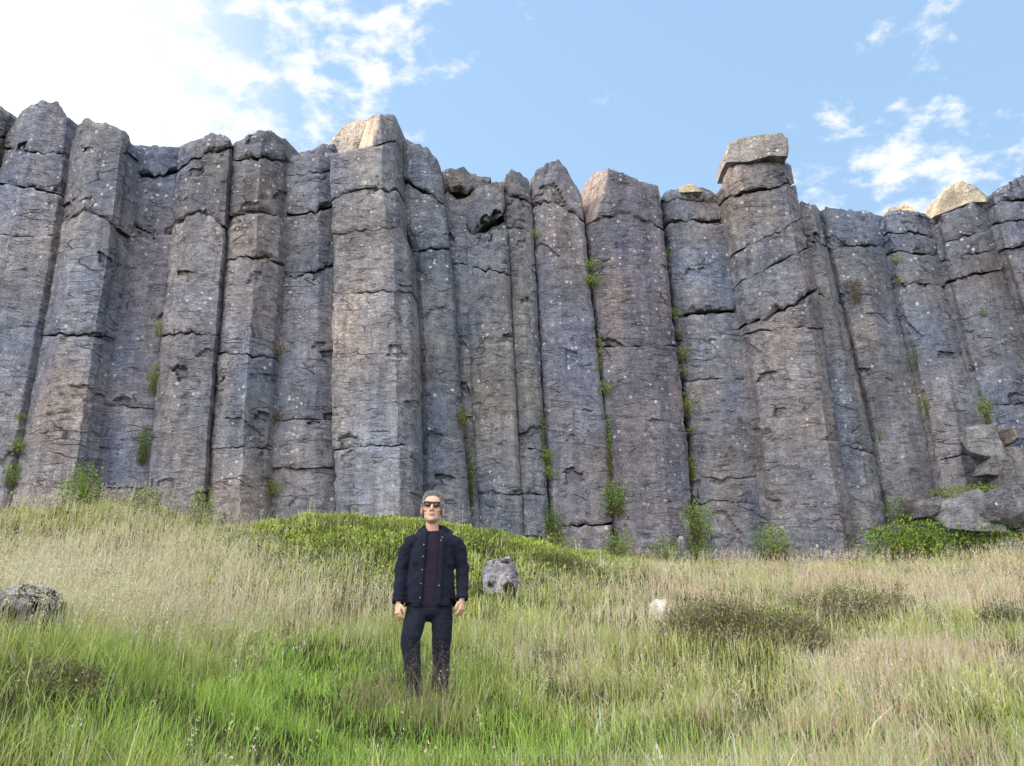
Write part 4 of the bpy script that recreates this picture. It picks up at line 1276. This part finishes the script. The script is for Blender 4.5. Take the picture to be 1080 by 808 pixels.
def remesh(me, voxel, smooth=4):
    o = bpy.data.objects.new("tmp", me); COL.objects.link(o)
    m = o.modifiers.new("r", "REMESH"); m.mode = "VOXEL"; m.voxel_size = voxel; m.use_smooth_shade = True
    if smooth:
        k = o.modifiers.new("s", "SMOOTH"); k.iterations = smooth; k.factor = .5
    dg = bpy.context.evaluated_depsgraph_get(); dg.update()
    r = bpy.data.meshes.new_from_object(o.evaluated_get(dg))
    bpy.data.objects.remove(o); bpy.data.meshes.remove(me)
    r.polygons.foreach_set("use_smooth", np.ones(len(r.polygons), bool))
    return r


def verts(me):
    V = np.empty(len(me.vertices) * 3, np.float32); me.vertices.foreach_get("co", V); return V.reshape(-1, 3).astype(float)


def normals(me):
    V = np.empty(len(me.vertices) * 3, np.float32); me.vertices.foreach_get("normal", V); return V.reshape(-1, 3).astype(float)


def setv(me, V): me.vertices.foreach_set("co", np.ascontiguousarray(V, np.float32).ravel()); me.update()


def paint(me, C):
    a = me.color_attributes.get("tint") or me.color_attributes.new("tint", "FLOAT_COLOR", "POINT")
    c = np.ones((len(me.vertices), 4), np.float32); c[:, :3] = C; a.data.foreach_set("color", c.ravel())


# ---- joints (metres, x right in the picture, -y towards the viewer)
SHL, ELL, WRL = np.array([-.232, .01, 1.372]), np.array([-.292, .02, 1.085]), np.array([-.305, -.085, .80])
SHR, ELR, WRR = np.array([.232, .01, 1.372]), np.array([.290, .02, 1.095]), np.array([.282, -.085, .83])
HIPL, KNL, ANL = np.array([-.11, .0, .86]), np.array([-.180, -.12, .46]), np.array([-.130, -.12, .085])
HIPR, KNR, ANR = np.array([.085, .0, .86]), np.array([.105, -.02, .46]), np.array([.105, .03, .10])
HSC = 1.14; HWD = 1.09
HEADC = np.array([-.015, -.025, 1.632])
HROT = Matrix.Rotation(R(-9), 3, "X") @ Matrix.Rotation(R(-4), 3, "Z") @ Matrix.Rotation(R(3), 3, "Y")      # chin slightly up
NECKB = np.array([-.005, .03, 1.42])


def hand(sp, wrist, elbow, mirror):
    """relaxed hand hanging from the wrist: palm, four curled fingers of different length, thumb from the side of the palm"""
    d = wrist - elbow; d /= np.linalg.norm(d)
    d = d * .6 + np.array([0, -.18, -.9]); d /= np.linalg.norm(d)
    inw = np.array([1.0 * mirror, 0, 0]); inw -= d * (inw @ d); inw /= np.linalg.norm(inw)   # towards the thigh = palm side
    fwd = np.cross(d, inw) * mirror
    if fwd[1] > 0: fwd = -fwd                                                                    # thumb side faces forward
    # turn the back of the hand partly to the viewer
    an = R(38); pin = inw * math.cos(an) + -fwd * math.sin(an); pfw = fwd * math.cos(an) + inw * math.sin(an)
    inw, fwd = pin, pfw
    p0 = wrist
    sp.tube([p0 - d * .03, p0, p0 + d * .03, p0 + d * .065, p0 + d * .093], [(.029, .022), (.030, .021), (.039, .019), (.043, .017), (.040, .014)], 18, up=inw)
    kn = p0 + d * .09
    for off, L, r in ((.030, .072, .0098), (.010, .080, .0102), (-.010, .075, .0098), (-.029, .060, .0088)):
        b0 = kn + fwd * off - d * .012
        pts = [b0]; cur = b0; ang = .12
        for f_, bend in ((.42, .38), (.33, .50), (.25, .32)):
            ang += bend
            dirv = d * math.cos(ang) + inw * math.sin(ang) + fwd * off * .5
            dirv /= np.linalg.norm(dirv)
            cur = cur + dirv * L * f_ * 1.08; pts.append(cur)
        sp.tube(pts, [r * 1.12, r * 1.02, r * .95, r * .75], 10, up=fwd)
    t0 = p0 + d * .022 + fwd * .026
    t1 = t0 + (d * .55 + fwd * .70 + inw * .30) * .036; t2 = t1 + (d * .85 + fwd * .25 + inw * .42) * .032; t3 = t2 + (d * .9 + inw * .45) * .024
    sp.tube([t0, t1, t2, t3], [.015, .0125, .011, .0085], 10, up=inw)


body = Soup()
# head in its own frame, then turned
hd = Soup()
hd.ell((0, .012, .035), (.076, .096, .084)); hd.ell((0, -.030, -.020), (.062, .066, .088)); hd.ell((0, -.030, -.075), (.054, .058, .044))
hd.ell((0, -.078, -.098), (.024, .018, .018)); hd.ell((0, -.06, .05), (.06, .045, .05))
hd.tube([(0, -.092, .020), (0, -.104, .0), (0, -.117, -.022), (0, -.110, -.034)], [.009, .010, .014, .012], 12, up=(1, 0, 0))
for sx in (-1, 1):
    hd.ell((sx * .014, -.100, -.031), (.009, .011, .008)); hd.ell((sx * .031, -.083, .030), (.028, .014, .009))
    hd.ell((sx * .040, -.066, -.018), (.024, .022, .022)); hd.ell((sx * .030, -.076, .008), (.014, .014, .010))
    hd.ell((sx * .081, .012, -.008), (.010, .020, .034), Matrix.Rotation(R(sx * 18), 3, "Z")); hd.ell((sx * .084, .018, .012), (.008, .016, .016))
    hd.ell((sx * .046, -.02, -.062), (.014, .03, .026))
hd.ell((0, -.0905, -.0595), (.024, .010, .0055)); hd.ell((0, -.089, -.0695), (.020, .010, .0065))
hd.xform(np.array(HROT) * HSC @ np.diag([HWD, 1, 1]), HEADC)
for V, Q, T in [(np.concatenate(hd.V), np.concatenate(hd.Q), np.concatenate(hd.T))]: body.add(V, Q, T)
body.tube([HEADC + [0, .02, -.07], HEADC + [.0, .032, -.135], NECKB, NECKB + [0, .01, -.08]], [(.060, .060), (.060, .060), (.068, .064), (.09, .08)], 20)
for sx in (-1, 1): body.tube([HEADC + [sx * .045, .02, -.07], NECKB + [sx * .018, -.05, -.02]], [.010, .011], 8)
# trunk and limbs under the clothes
body.tube([(0, .03, 1.42), (0, .02, 1.35), (0, .015, 1.24), (-.005, .01, 1.05), (-.01, .01, .92), (-.01, .01, .82)], [(.09, .065), (.15, .085), (.17, .11), (.165, .11), (.17, .12), (.14, .11)], 24)
for sh, el, wr in ((SHL, ELL, WRL), (SHR, ELR, WRR)):
    s0 = sh * np.array([.80, 1, 1]) + [0, 0, -.065]
    body.tube([s0, (s0 + el) / 2, el, (el + wr) / 2, wr], [.048, .044, .038, .034, .027], 14)
for hp, kn, an in ((HIPL, KNL, ANL), (HIPR, KNR, ANR)):
    body.tube([hp, (hp + kn) / 2, kn, kn * .65 + an * .35, an], [.088, .072, .054, .056, .036], 16)
    body.tube([an + [0, .03, -.045], an + [0, -.03, -.052], an + [0, -.055, -.058]], [.030, .028, .020], 12, up=(1, 0, 0))
hand(body, WRL, ELL, 1.0); hand(body, WRR, ELR, -1.0)
me = remesh(body.mesh("person"), .0042, 3)
V = verts(me)
skin = np.array([.68, .41, .31]) * np.ones((len(V), 1))
hl = (V - HEADC) @ np.array(HROT) / HSC / np.array([HWD, 1, 1])
red = np.exp(-((hl[:, 1] + .105) ** 2 + (hl[:, 2] + .02) ** 2 + hl[:, 0] ** 2) / .0006) + .7 * np.exp(-(((np.abs(hl[:, 0]) - .045) / .02) ** 2 + ((hl[:, 2] + .02) / .02) ** 2))
skin *= 1 - np.clip(red, 0, 1)[:, None] * np.array([.0, .10, .11])
beard = sstep(-.045, -.075, hl[:, 2]) * sstep(-.14, -.115, hl[:, 2]) * sstep(.03, -.03, hl[:, 1]) * .22
skin = skin * (1 - beard[:, None]) + np.array([.40, .29, .25]) * beard[:, None]
lip = np.exp(-((hl[:, 0] / .022) ** 4 + ((hl[:, 2] + .0645) / .009) ** 4)) * (hl[:, 1] < -.08)
skin = skin * (1 - .7 * lip[:, None]) + np.array([.40, .17, .15]) * .7 * lip[:, None]
mouth = np.exp(-((hl[:, 0] / .025) ** 4 + ((hl[:, 2] + .0645) / .0022) ** 2)) * (hl[:, 1] < -.08)
skin *= 1 - .7 * mouth[:, None]
skin *= 1 + .10 * fbm(V * 30, 2)[:, None]
_hz = np.where(hl[:, 1] < -.02, .074, np.interp(hl[:, 1], [-.02, .0, .06, .11], [.035, -.005, -.05, -.07]))
_sc = (hl[:, 2] > _hz) & (np.linalg.norm((hl - [0, .012, .035]) / [.078, .098, .087], axis=1) < 1.06)
skin[_sc] = np.array([.26, .24, .235])
paint(me, skin)
b = NB("skin")
P = b.geo()
b.bsdf(b.mix(1.0, b.attr(), b.mix(b.ramp(b.noise(P, 160, 3), .3, .7), (.92, .92, .92), (1.06, 1.06, 1.06)), "MULTIPLY"), .55, b.bump(b.noise(P, 260, 2), .15, .004), .35)
b.m.node_tree.nodes["Principled BSDF"].inputs["Subsurface Weight"].default_value = .12
b.m.node_tree.nodes["Principled BSDF"].inputs["Subsurface Radius"].default_value = (.012, .005, .003)
me.materials.append(b.m)
man = bpy.data.objects.new("person", me); COL.objects.link(man)
man.location = (PX0, PY0, PZ0)
man.rotation_euler = (0, 0, R(7)); man.scale = (.955, .97, 1.0)
tag(man, "person in dark navy jacket, dark trousers and sunglasses standing in the grass before the cliff", "person", kind="thing")


def wear(name, me, mat, parent=man, smooth=True):
    o = bpy.data.objects.new(name, me); COL.objects.link(o)
    me.materials.append(mat); o.parent = parent
    return o


def cloth(name, base, weave=900.0, rough=.85, wr=.35, sheen=.04):
    b = NB(name)
    tcx = b.node("ShaderNodeTexCoord").outputs["Object"]
    w1 = b.noise(b.mapv(tcx, (9, 9, 16), rot=(.2, .5, 0)), 1.0, 4, .55, .6)
    w2 = b.noise(tcx, 60, 3)
    col = b.mix(b.ramp(w2, .3, .7), tuple(.8 * x for x in base), tuple(1.25 * x for x in base))
    h = b.math("ADD", b.math("MULTIPLY", w1, 1.0), b.math("MULTIPLY", b.noise(tcx, weave, 2), .03))
    m = b.bsdf(col, rough, b.bump(h, wr, .05), .25)
    nd = b.m.node_tree.nodes["Principled BSDF"]
    nd.inputs["Sheen Weight"].default_value = sheen; nd.inputs["Sheen Roughness"].default_value = .5
    return m


M_JACKET = cloth("navy_jacket_cloth", (.0062, .0078, .022), wr=.5)
M_TROUS = cloth("navy_trouser_cloth", (.0062, .0095, .0205), wr=.45)
M_SHIRT = cloth("dark_knit", (.0125, .009, .024), wr=.25)
b = NB("boot_leather"); M_BOOT = b.bsdf((.018, .014, .013), .6, None, .3)
b = NB("silver_metal"); M_METAL = b.bsdf((.42, .42, .43), .35, None, .5, Metallic=.8)


def fold(me, amp, f=(5, 5, 9), seed=0.0, where=None):
    V, N = verts(me), normals(me)
    q = V * np.array(f) + seed
    d = np.abs(perlin(q + .6 * perlin(q * .7 + 4)[:, None])) - .2
    d = -d * 1.6 + .5 * perlin(q * 2.1)
    a = amp if where is None else amp * where(V)
    setv(me, V + N * (d * a)[:, None])


# trousers
tr = Soup()
tr.tube([(-.01, .005, .90), (-.01, .01, .82), (-.012, .01, .75), (-.013, .01, .70)], [(.185, .135), (.195, .145), (.195, .145), (.18, .135)], 28, power=2.3)
for hp, kn, an, sx in ((HIPL, KNL, ANL, -1), (HIPR, KNR, ANR, 1)):
    h2 = np.array([hp[0] + sx * .006, .01, .76])
    k = kn + np.array([0, -.004, 0])
    tr.tube([h2 + [0, 0, .06], h2, (h2 * .5 + k * .5) + [sx * .008, -.01, 0], k + [0, -.012, .05], k, k * .7 + an * .3, k * .35 + an * .65, an + [0, 0, .03], an + [0, 0, -.035]],
            [(.105, .12), (.108, .125), (.098, .108), (.090, .096), (.086, .092), (.079, .088), (.074, .083), (.074, .084), (.080, .092)], 24)
me = remesh(tr.mesh("trousers"), .009, 5)
fold(me, .010, (6, 6, 7), 3.0)
fold(me, .012, (4, 4, 17), 8.0, lambda V: np.exp(-((V[:, 2] - .14) / .12) ** 2) + .5 * np.exp(-((V[:, 2] - .46) / .07) ** 2))
wear("trousers", me, M_TROUS)
# boots
for an, sx in ((ANL, -1), (ANR, 1)):
    bt = Soup()
    bt.tube([an + [0, .01, .10], an + [0, .012, .02], an + [0, .012, -.04]], [(.055, .062), (.052, .06), (.05, .062)], 18)
    tw = np.array([sx * .25, -1, 0]); tw /= np.linalg.norm(tw)
    h = np.array([an[0], an[1] + .05, 0])
    bt.tube([h + [0, 0, .045], h + tw * .09 + [0, 0, .058], h + tw * .17 + [0, 0, .048], h + tw * .245 + [0, 0, .034]], [(.043, .044), (.046, .05), (.052, .040), (.036, .026)], 18, up=(0, 0, 1))
    me = remesh(bt.mesh("boot"), .006, 4)
    ob = wear("boot", me, M_BOOT)

# T-shirt
sh = Soup()
sh.tube([(-.01, .012, .775), (-.01, .012, .95), (-.006, .012, 1.12), (-.003, .016, 1.27), (0, .022, 1.37), (0, .03, 1.415), (0, .03, 1.435)],
        [(.205, .148), (.200, .147), (.188, .136), (.20, .128), (.175, .105), (.095, .082), (.074, .074)], 32, power=2.2)
me = remesh(sh.mesh("shirt"), .008, 4); fold(me, .006, (5, 5, 6), 5.0)
wear("shirt", me, M_SHIRT)

# jacket: one shell, opened down the front with a clean cut
jk = Soup()
jk.tube([(-.012, .01, .765), (-.012, .01, .80), (-.012, .01, .92), (-.008, .012, 1.08), (-.004, .014, 1.22), (0, .016, 1.32), (0, .024, 1.39), (0, .034, 1.435), (0, .04, 1.46)],
        [(.234, .162), (.240, .166), (.228, .160), (.214, .156), (.208, .156), (.196, .146), (.160, .126), (.116, .104), (.098, .094)], 40, power=2.35)
for s_, e_, w_ in ((SHL, ELL, WRL), (SHR, ELR, WRR)):
    jk.tube([s_ * np.array([.25, 1, 1]) + [0, .01, .012], s_ * np.array([.62, 1, 1]) + [0, .005, -.010], s_ * np.array([.95, 1, 1]) + [0, 0, -.048], s_ * .62 + e_ * .38, s_ * .25 + e_ * .75, e_, e_ * .55 + w_ * .45, w_ + (e_ - w_) * .12, w_ + (w_ - e_) * .02],
            [(.055, .07), (.062, .082), (.070, .084), (.068, .076), (.063, .068), (.062, .066), (.057, .060), (.052, .054), (.051, .053)], 22)
me = remesh(jk.mesh("jacket"), .0095, 5)
fold(me, .011, (5, 5, 8), 1.0)
fold(me, .010, (7, 7, 15), 6.0, lambda V: sstep(.20, .27, np.abs(V[:, 0])))
fold(me, .008, (4, 4, 3), 12.0, lambda V: sstep(1.2, .8, V[:, 2]) * (np.abs(V[:, 0]) < .25))
bm = bmesh.new(); bm.from_mesh(me); bpy.data.meshes.remove(me)


def front_edges(z):
    """x of the two front edges of the open jacket at height z"""
    l = np.interp(z, [.74, 1.0, 1.25, 1.36, 1.44, 1.48], [-.098, -.088, -.078, -.070, -.062, -.058])
    r = np.interp(z, [.74, 1.0, 1.2, 1.32, 1.44, 1.48], [.045, .050, .052, .060, .062, .060])
    return l, r


# cut along slightly slanted planes, then drop what lies between
for (xa, za, xb, zb) in ((-.098, .74, -.060, 1.48), (.042, .74, .066, 1.48)):
    dx, dz = xb - xa, zb - za
    front = [f for f in bm.faces if f.calc_center_median().y < 0.0]
    geom = list({v for f in front for v in f.verts}) + list({e for f in front for e in f.edges}) + front
    bmesh.ops.bisect_plane(bm, geom=geom, plane_co=(xa, 0, za), plane_no=(dz, 0, -dx), dist=1e-5)
kill = []
for f in bm.faces:
    c = f.calc_center_median()
    if c.y < .02:
        t = (c.z - .74) / .74
        if -.098 + .038 * t < c.x < .042 + .024 * t: kill.append(f)
    if c.z > 1.452 or c.z < .772: kill.append(f)
for f in bm.faces:                                             # open cuffs
    c = f.calc_center_median()
    for e_, w_ in ((ELL, WRL), (ELR, WRR)):
        d = (w_ - e_) / np.linalg.norm(w_ - e_)
        if (np.array(c) - w_) @ d > -.004 and np.linalg.norm(np.array(c) - w_) < .12: kill.append(f)
bmesh.ops.delete(bm, geom=list(set(kill)), context="FACES")
me = bpy.data.meshes.new("jacket"); bm.to_mesh(me); bm.free()
o_ = bpy.data.objects.new("tmp", me); COL.objects.link(o_)
so_ = o_.modifiers.new("t", "SOLIDIFY"); so_.thickness = .012; so_.offset = -1
dg = bpy.context.evaluated_depsgraph_get(); dg.update()
me2 = bpy.data.meshes.new_from_object(o_.evaluated_get(dg)); bpy.data.objects.remove(o_)
me2.name = "jacket"; me2.polygons.foreach_set("use_smooth", np.ones(len(me2.polygons), bool))
jacket = wear("jacket", me2, M_JACKET)
JB = BVHTree.FromPolygons([v.co[:] for v in me2.vertices], [p.vertices[:] for p in me2.polygons])


def on_jacket(x, z, out=.004):
    h = JB.ray_cast(Vector((x, -1.0, z)), Vector((0, 1, 0)))
    return np.array([x, (h[0].y if h[0] else -.15) - out, z])


def strip(name, xs, zs, wdt, mat=M_JACKET, th=.008):
    """raised band following the cloth"""
    pts = [on_jacket(x, z, .003) for x, z in zip(xs, zs)]
    ys = np.convolve(np.pad([p[1] for p in pts], 2, mode="edge"), np.ones(5) / 5, "valid")
    s_ = Soup()
    pts = [np.array([p[0], y, p[2]]) for p, y in zip(pts, ys)]
    s_.tube(pts, [(wdt, th)] * len(pts), 12, up=(0, 1, 0), power=4)
    return wear(name, s_.mesh(name), mat, jacket)


zz = np.linspace(.79, 1.36, 26)
strip("placket", -.098 + .038 * (zz - .74) / .74 - .022, zz, .022)
strip("placket", .042 + .024 * (zz - .74) / .74 + .020, zz, .020)
strip("pocket_flap", np.full(6, -.150), np.linspace(1.13, 1.17, 6), .045, th=.006)
strip("pocket_flap", np.full(6, .140), np.linspace(1.13, 1.17, 6), .045, th=.006)
strip("hem_band", np.linspace(-.22, -.11, 8), np.full(8, .785), .014, th=.006)
for x, z in ((-.087, 1.305), (-.092, 1.20), (-.098, 1.085), (-.104, .965), (-.108, .845), (.072, 1.345), (.084, 1.375), (.062, .95)):
    s_ = Soup(); s_.ell(on_jacket(x, z, .012), (.0056, .0035, .0056), nu=12, nv=8)
    wear("button", s_.mesh("button"), M_METAL, jacket)
# stand-up collar and the folded hood behind the neck
s_ = Soup(); a = np.linspace(R(-52), R(232), 26)
pts = [np.array([.096 * math.cos(t), .030 + .088 * math.sin(t), 1.452 + .012 * math.sin(t) - .03 * max(0, -math.sin(t))]) for t in a]
s_.tube(pts, [(.014, .016 + .030 * min(1, i / 3, (25 - i) / 3)) for i in range(26)], 14, up=(0, 0, 1))
V0 = None
me = remesh(s_.mesh("collar"), .006, 3); fold(me, .005, (9, 9, 9), 2.0)
wear("collar", me, M_JACKET, jacket)
s_ = Soup(); a = np.linspace(R(-28), R(208), 24)
pts = [np.array([.145 * math.cos(t) + .012, .055 + .105 * math.sin(t), 1.452 + .028 * math.sin(t) - .045 * abs(math.cos(t)) ** 3]) for t in a]
s_.tube(pts, [(.020 + .028 * min(1, i / 5, (23 - i) / 5), .020 + .018 * min(1, i / 5, (23 - i) / 5)) for i in range(24)], 16, up=(0, 0, 1))
me = remesh(s_.mesh("hood"), .007, 3); fold(me, .010, (8, 8, 10), 7.0)
wear("hood", me, M_JACKET, jacket)
# cuffs
for e_, w_ in ((ELL, WRL), (ELR, WRR)):
    d = (w_ - e_) / np.linalg.norm(w_ - e_); s_ = Soup()
    a = np.linspace(0, 2 * math.pi, 25)[:-1]
    sd_ = np.cross(d, [0, 1, 0]); sd_ /= np.linalg.norm(sd_); dp = np.cross(sd_, d)
    ring = lambda r, k: np.array([w_ + d * k + (sd_ * math.cos(t) + dp * math.sin(t)) * r for t in a])
    Vs = np.concatenate([ring(.0565, -.045), ring(.059, -.04), ring(.0575, -.004), ring(.051, .0), ring(.046, -.02)])
    j = np.arange(24); jn = (j + 1) % 24
    s_.add(Vs, np.concatenate([np.stack([i * 24 + j, i * 24 + jn, (i + 1) * 24 + jn, (i + 1) * 24 + j], -1) for i in range(4)]))
    wear("cuff", s_.mesh("cuff"), M_JACKET, jacket)

# hair: short grey crop, darker on top
rs = np.random.default_rng(5); n = 16000
q = rs.normal(size=(n, 3)); q /= np.linalg.norm(q, axis=1)[:, None]
pc = np.array([0, .012, .035]); rr = np.array([.078, .098, .087])
Ph = pc + q * rr
front = Ph[:, 1] < -.02
hairline = np.where(front, .072 - .010 * np.cos(Ph[:, 0] / .03), np.interp(Ph[:, 1], [-.02, .0, .06, .11], [.035, -.005, -.05, -.07]))
hairline = np.where((Ph[:, 1] < .0) & (np.abs(Ph[:, 0]) > .066), -.005, hairline)
ok = Ph[:, 2] > hairline
ear = (np.abs(Ph[:, 1] - .012) < .018) & (Ph[:, 2] < .02)
Ph, q = Ph[ok & ~ear], q[ok & ~ear]; n = len(Ph)
top = sstep(.07, .11, Ph[:, 2])
dirn = q * .15 + np.array([.35, -.55, -.35]) - q * (q @ np.array([.35, -.55, -.35]))[:, None] + rs.normal(size=(n, 3)) * .25; dirn /= np.linalg.norm(dirn, axis=1)[:, None]
L = (.013 + .024 * top) * rs.uniform(.6, 1.2, n)
sd_ = np.cross(dirn, q); sd_ /= np.linalg.norm(sd_, axis=1)[:, None] + 1e-9
wd = .0016
a0 = Ph - q * .004; mid_ = Ph + q * .42 * L[:, None] + dirn * .35 * L[:, None]; tp_ = mid_ + dirn * L[:, None] * .7
V = np.stack([a0 - sd_ * wd, a0 + sd_ * wd, mid_ + sd_ * wd, mid_ - sd_ * wd, tp_], 1).reshape(-1, 3)
i = np.arange(n)[:, None] * 5
gcol = lerp([.78, .76, .76], [.52, .48, .47], top * rs.uniform(.5, 1, n)) * rs.uniform(.6, 1.3, (n, 1))
V = (V * [HWD, 1, 1]) @ np.array(HROT).T * HSC + HEADC
me = np_mesh("hair", V, [i + [[0, 1, 2, 3]], i + [[3, 2, 4]]], np.repeat(gcol, 5, 0))
b = NB("hair_strands"); b.bsdf(b.attr(), .5, None, .3)
wear("hair", me, b.m)

# sunglasses
b = NB("tinted_lens"); M_LENS = b.bsdf((.05, .016, .016), .15, None, .5)
b = NB("dark_frame"); M_FRAME = b.bsdf((.018, .014, .014), .35, None, .5)


def in_head(V): return (np.asarray(V) * [HWD, 1, 1]) @ np.array(HROT).T * HSC + HEADC


fr_s = Soup()
lensV = []
for sx in (-1, 1):
    a = np.linspace(0, 2 * math.pi, 33)[:-1]
    cx_ = np.sign(np.cos(a)) * np.abs(np.cos(a)) ** .6 * .029; cz = np.sign(np.sin(a)) * np.abs(np.sin(a)) ** .6 * .020
    cx_ = cx_ * (1 + .10 * np.sign(cz) * 0 + .0); X = sx * .034 + cx_
    Z = .016 + cz + .003 * sx * cx_ / .029
    Y = -.103 + .35 * np.abs(X) ** 1.5
    loop = np.stack([X, Y, Z], -1)
    pts = np.concatenate([loop, loop[:2]])
    fr_s.tube([in_head(p) for p in pts], [.0034] * len(pts), 8, up=(.1, 1, .05))
    c = np.array([[sx * .034, -.103 + .35 * .034 ** 1.5 - .002, .016]])
    lensV.append(in_head(np.concatenate([loop, loop * [1, 1, 1] + [0, .002, 0], c, c + [0, .003, 0]])))
    fr_s.tube([in_head((sx * .062, -.098, .024)), in_head((sx * .077, -.08, .024)), in_head((sx * .083, .0, .018)), in_head((sx * .082, .03, .0))], [(.003, .006), (.003, .006), (.0025, .004), (.0025, .004)], 8)
fr_s.tube([in_head((-.008, -.104, .022)), in_head((0, -.106, .024)), in_head((.008, -.104, .022))], [.003] * 3, 8)
fr_s.tube([in_head((x, -.1045 + .35 * abs(x) ** 1.5, .033)) for x in np.linspace(-.06, .06, 17)], [(.0032, .0038)] * 17, 8)
sg = wear("sunglasses", fr_s.mesh("sunglasses"), M_FRAME)
for LV in lensV:
    s_ = Soup(); j = np.arange(32); jn = (j + 1) % 32
    s_.add(LV, np.stack([j, jn, 32 + jn, 32 + j], -1), np.concatenate([np.stack([np.full(32, 64), jn, j], -1), np.stack([np.full(32, 65), 32 + j, 32 + jn], -1)]))
    wear("lens", s_.mesh("lens"), M_LENS, sg)
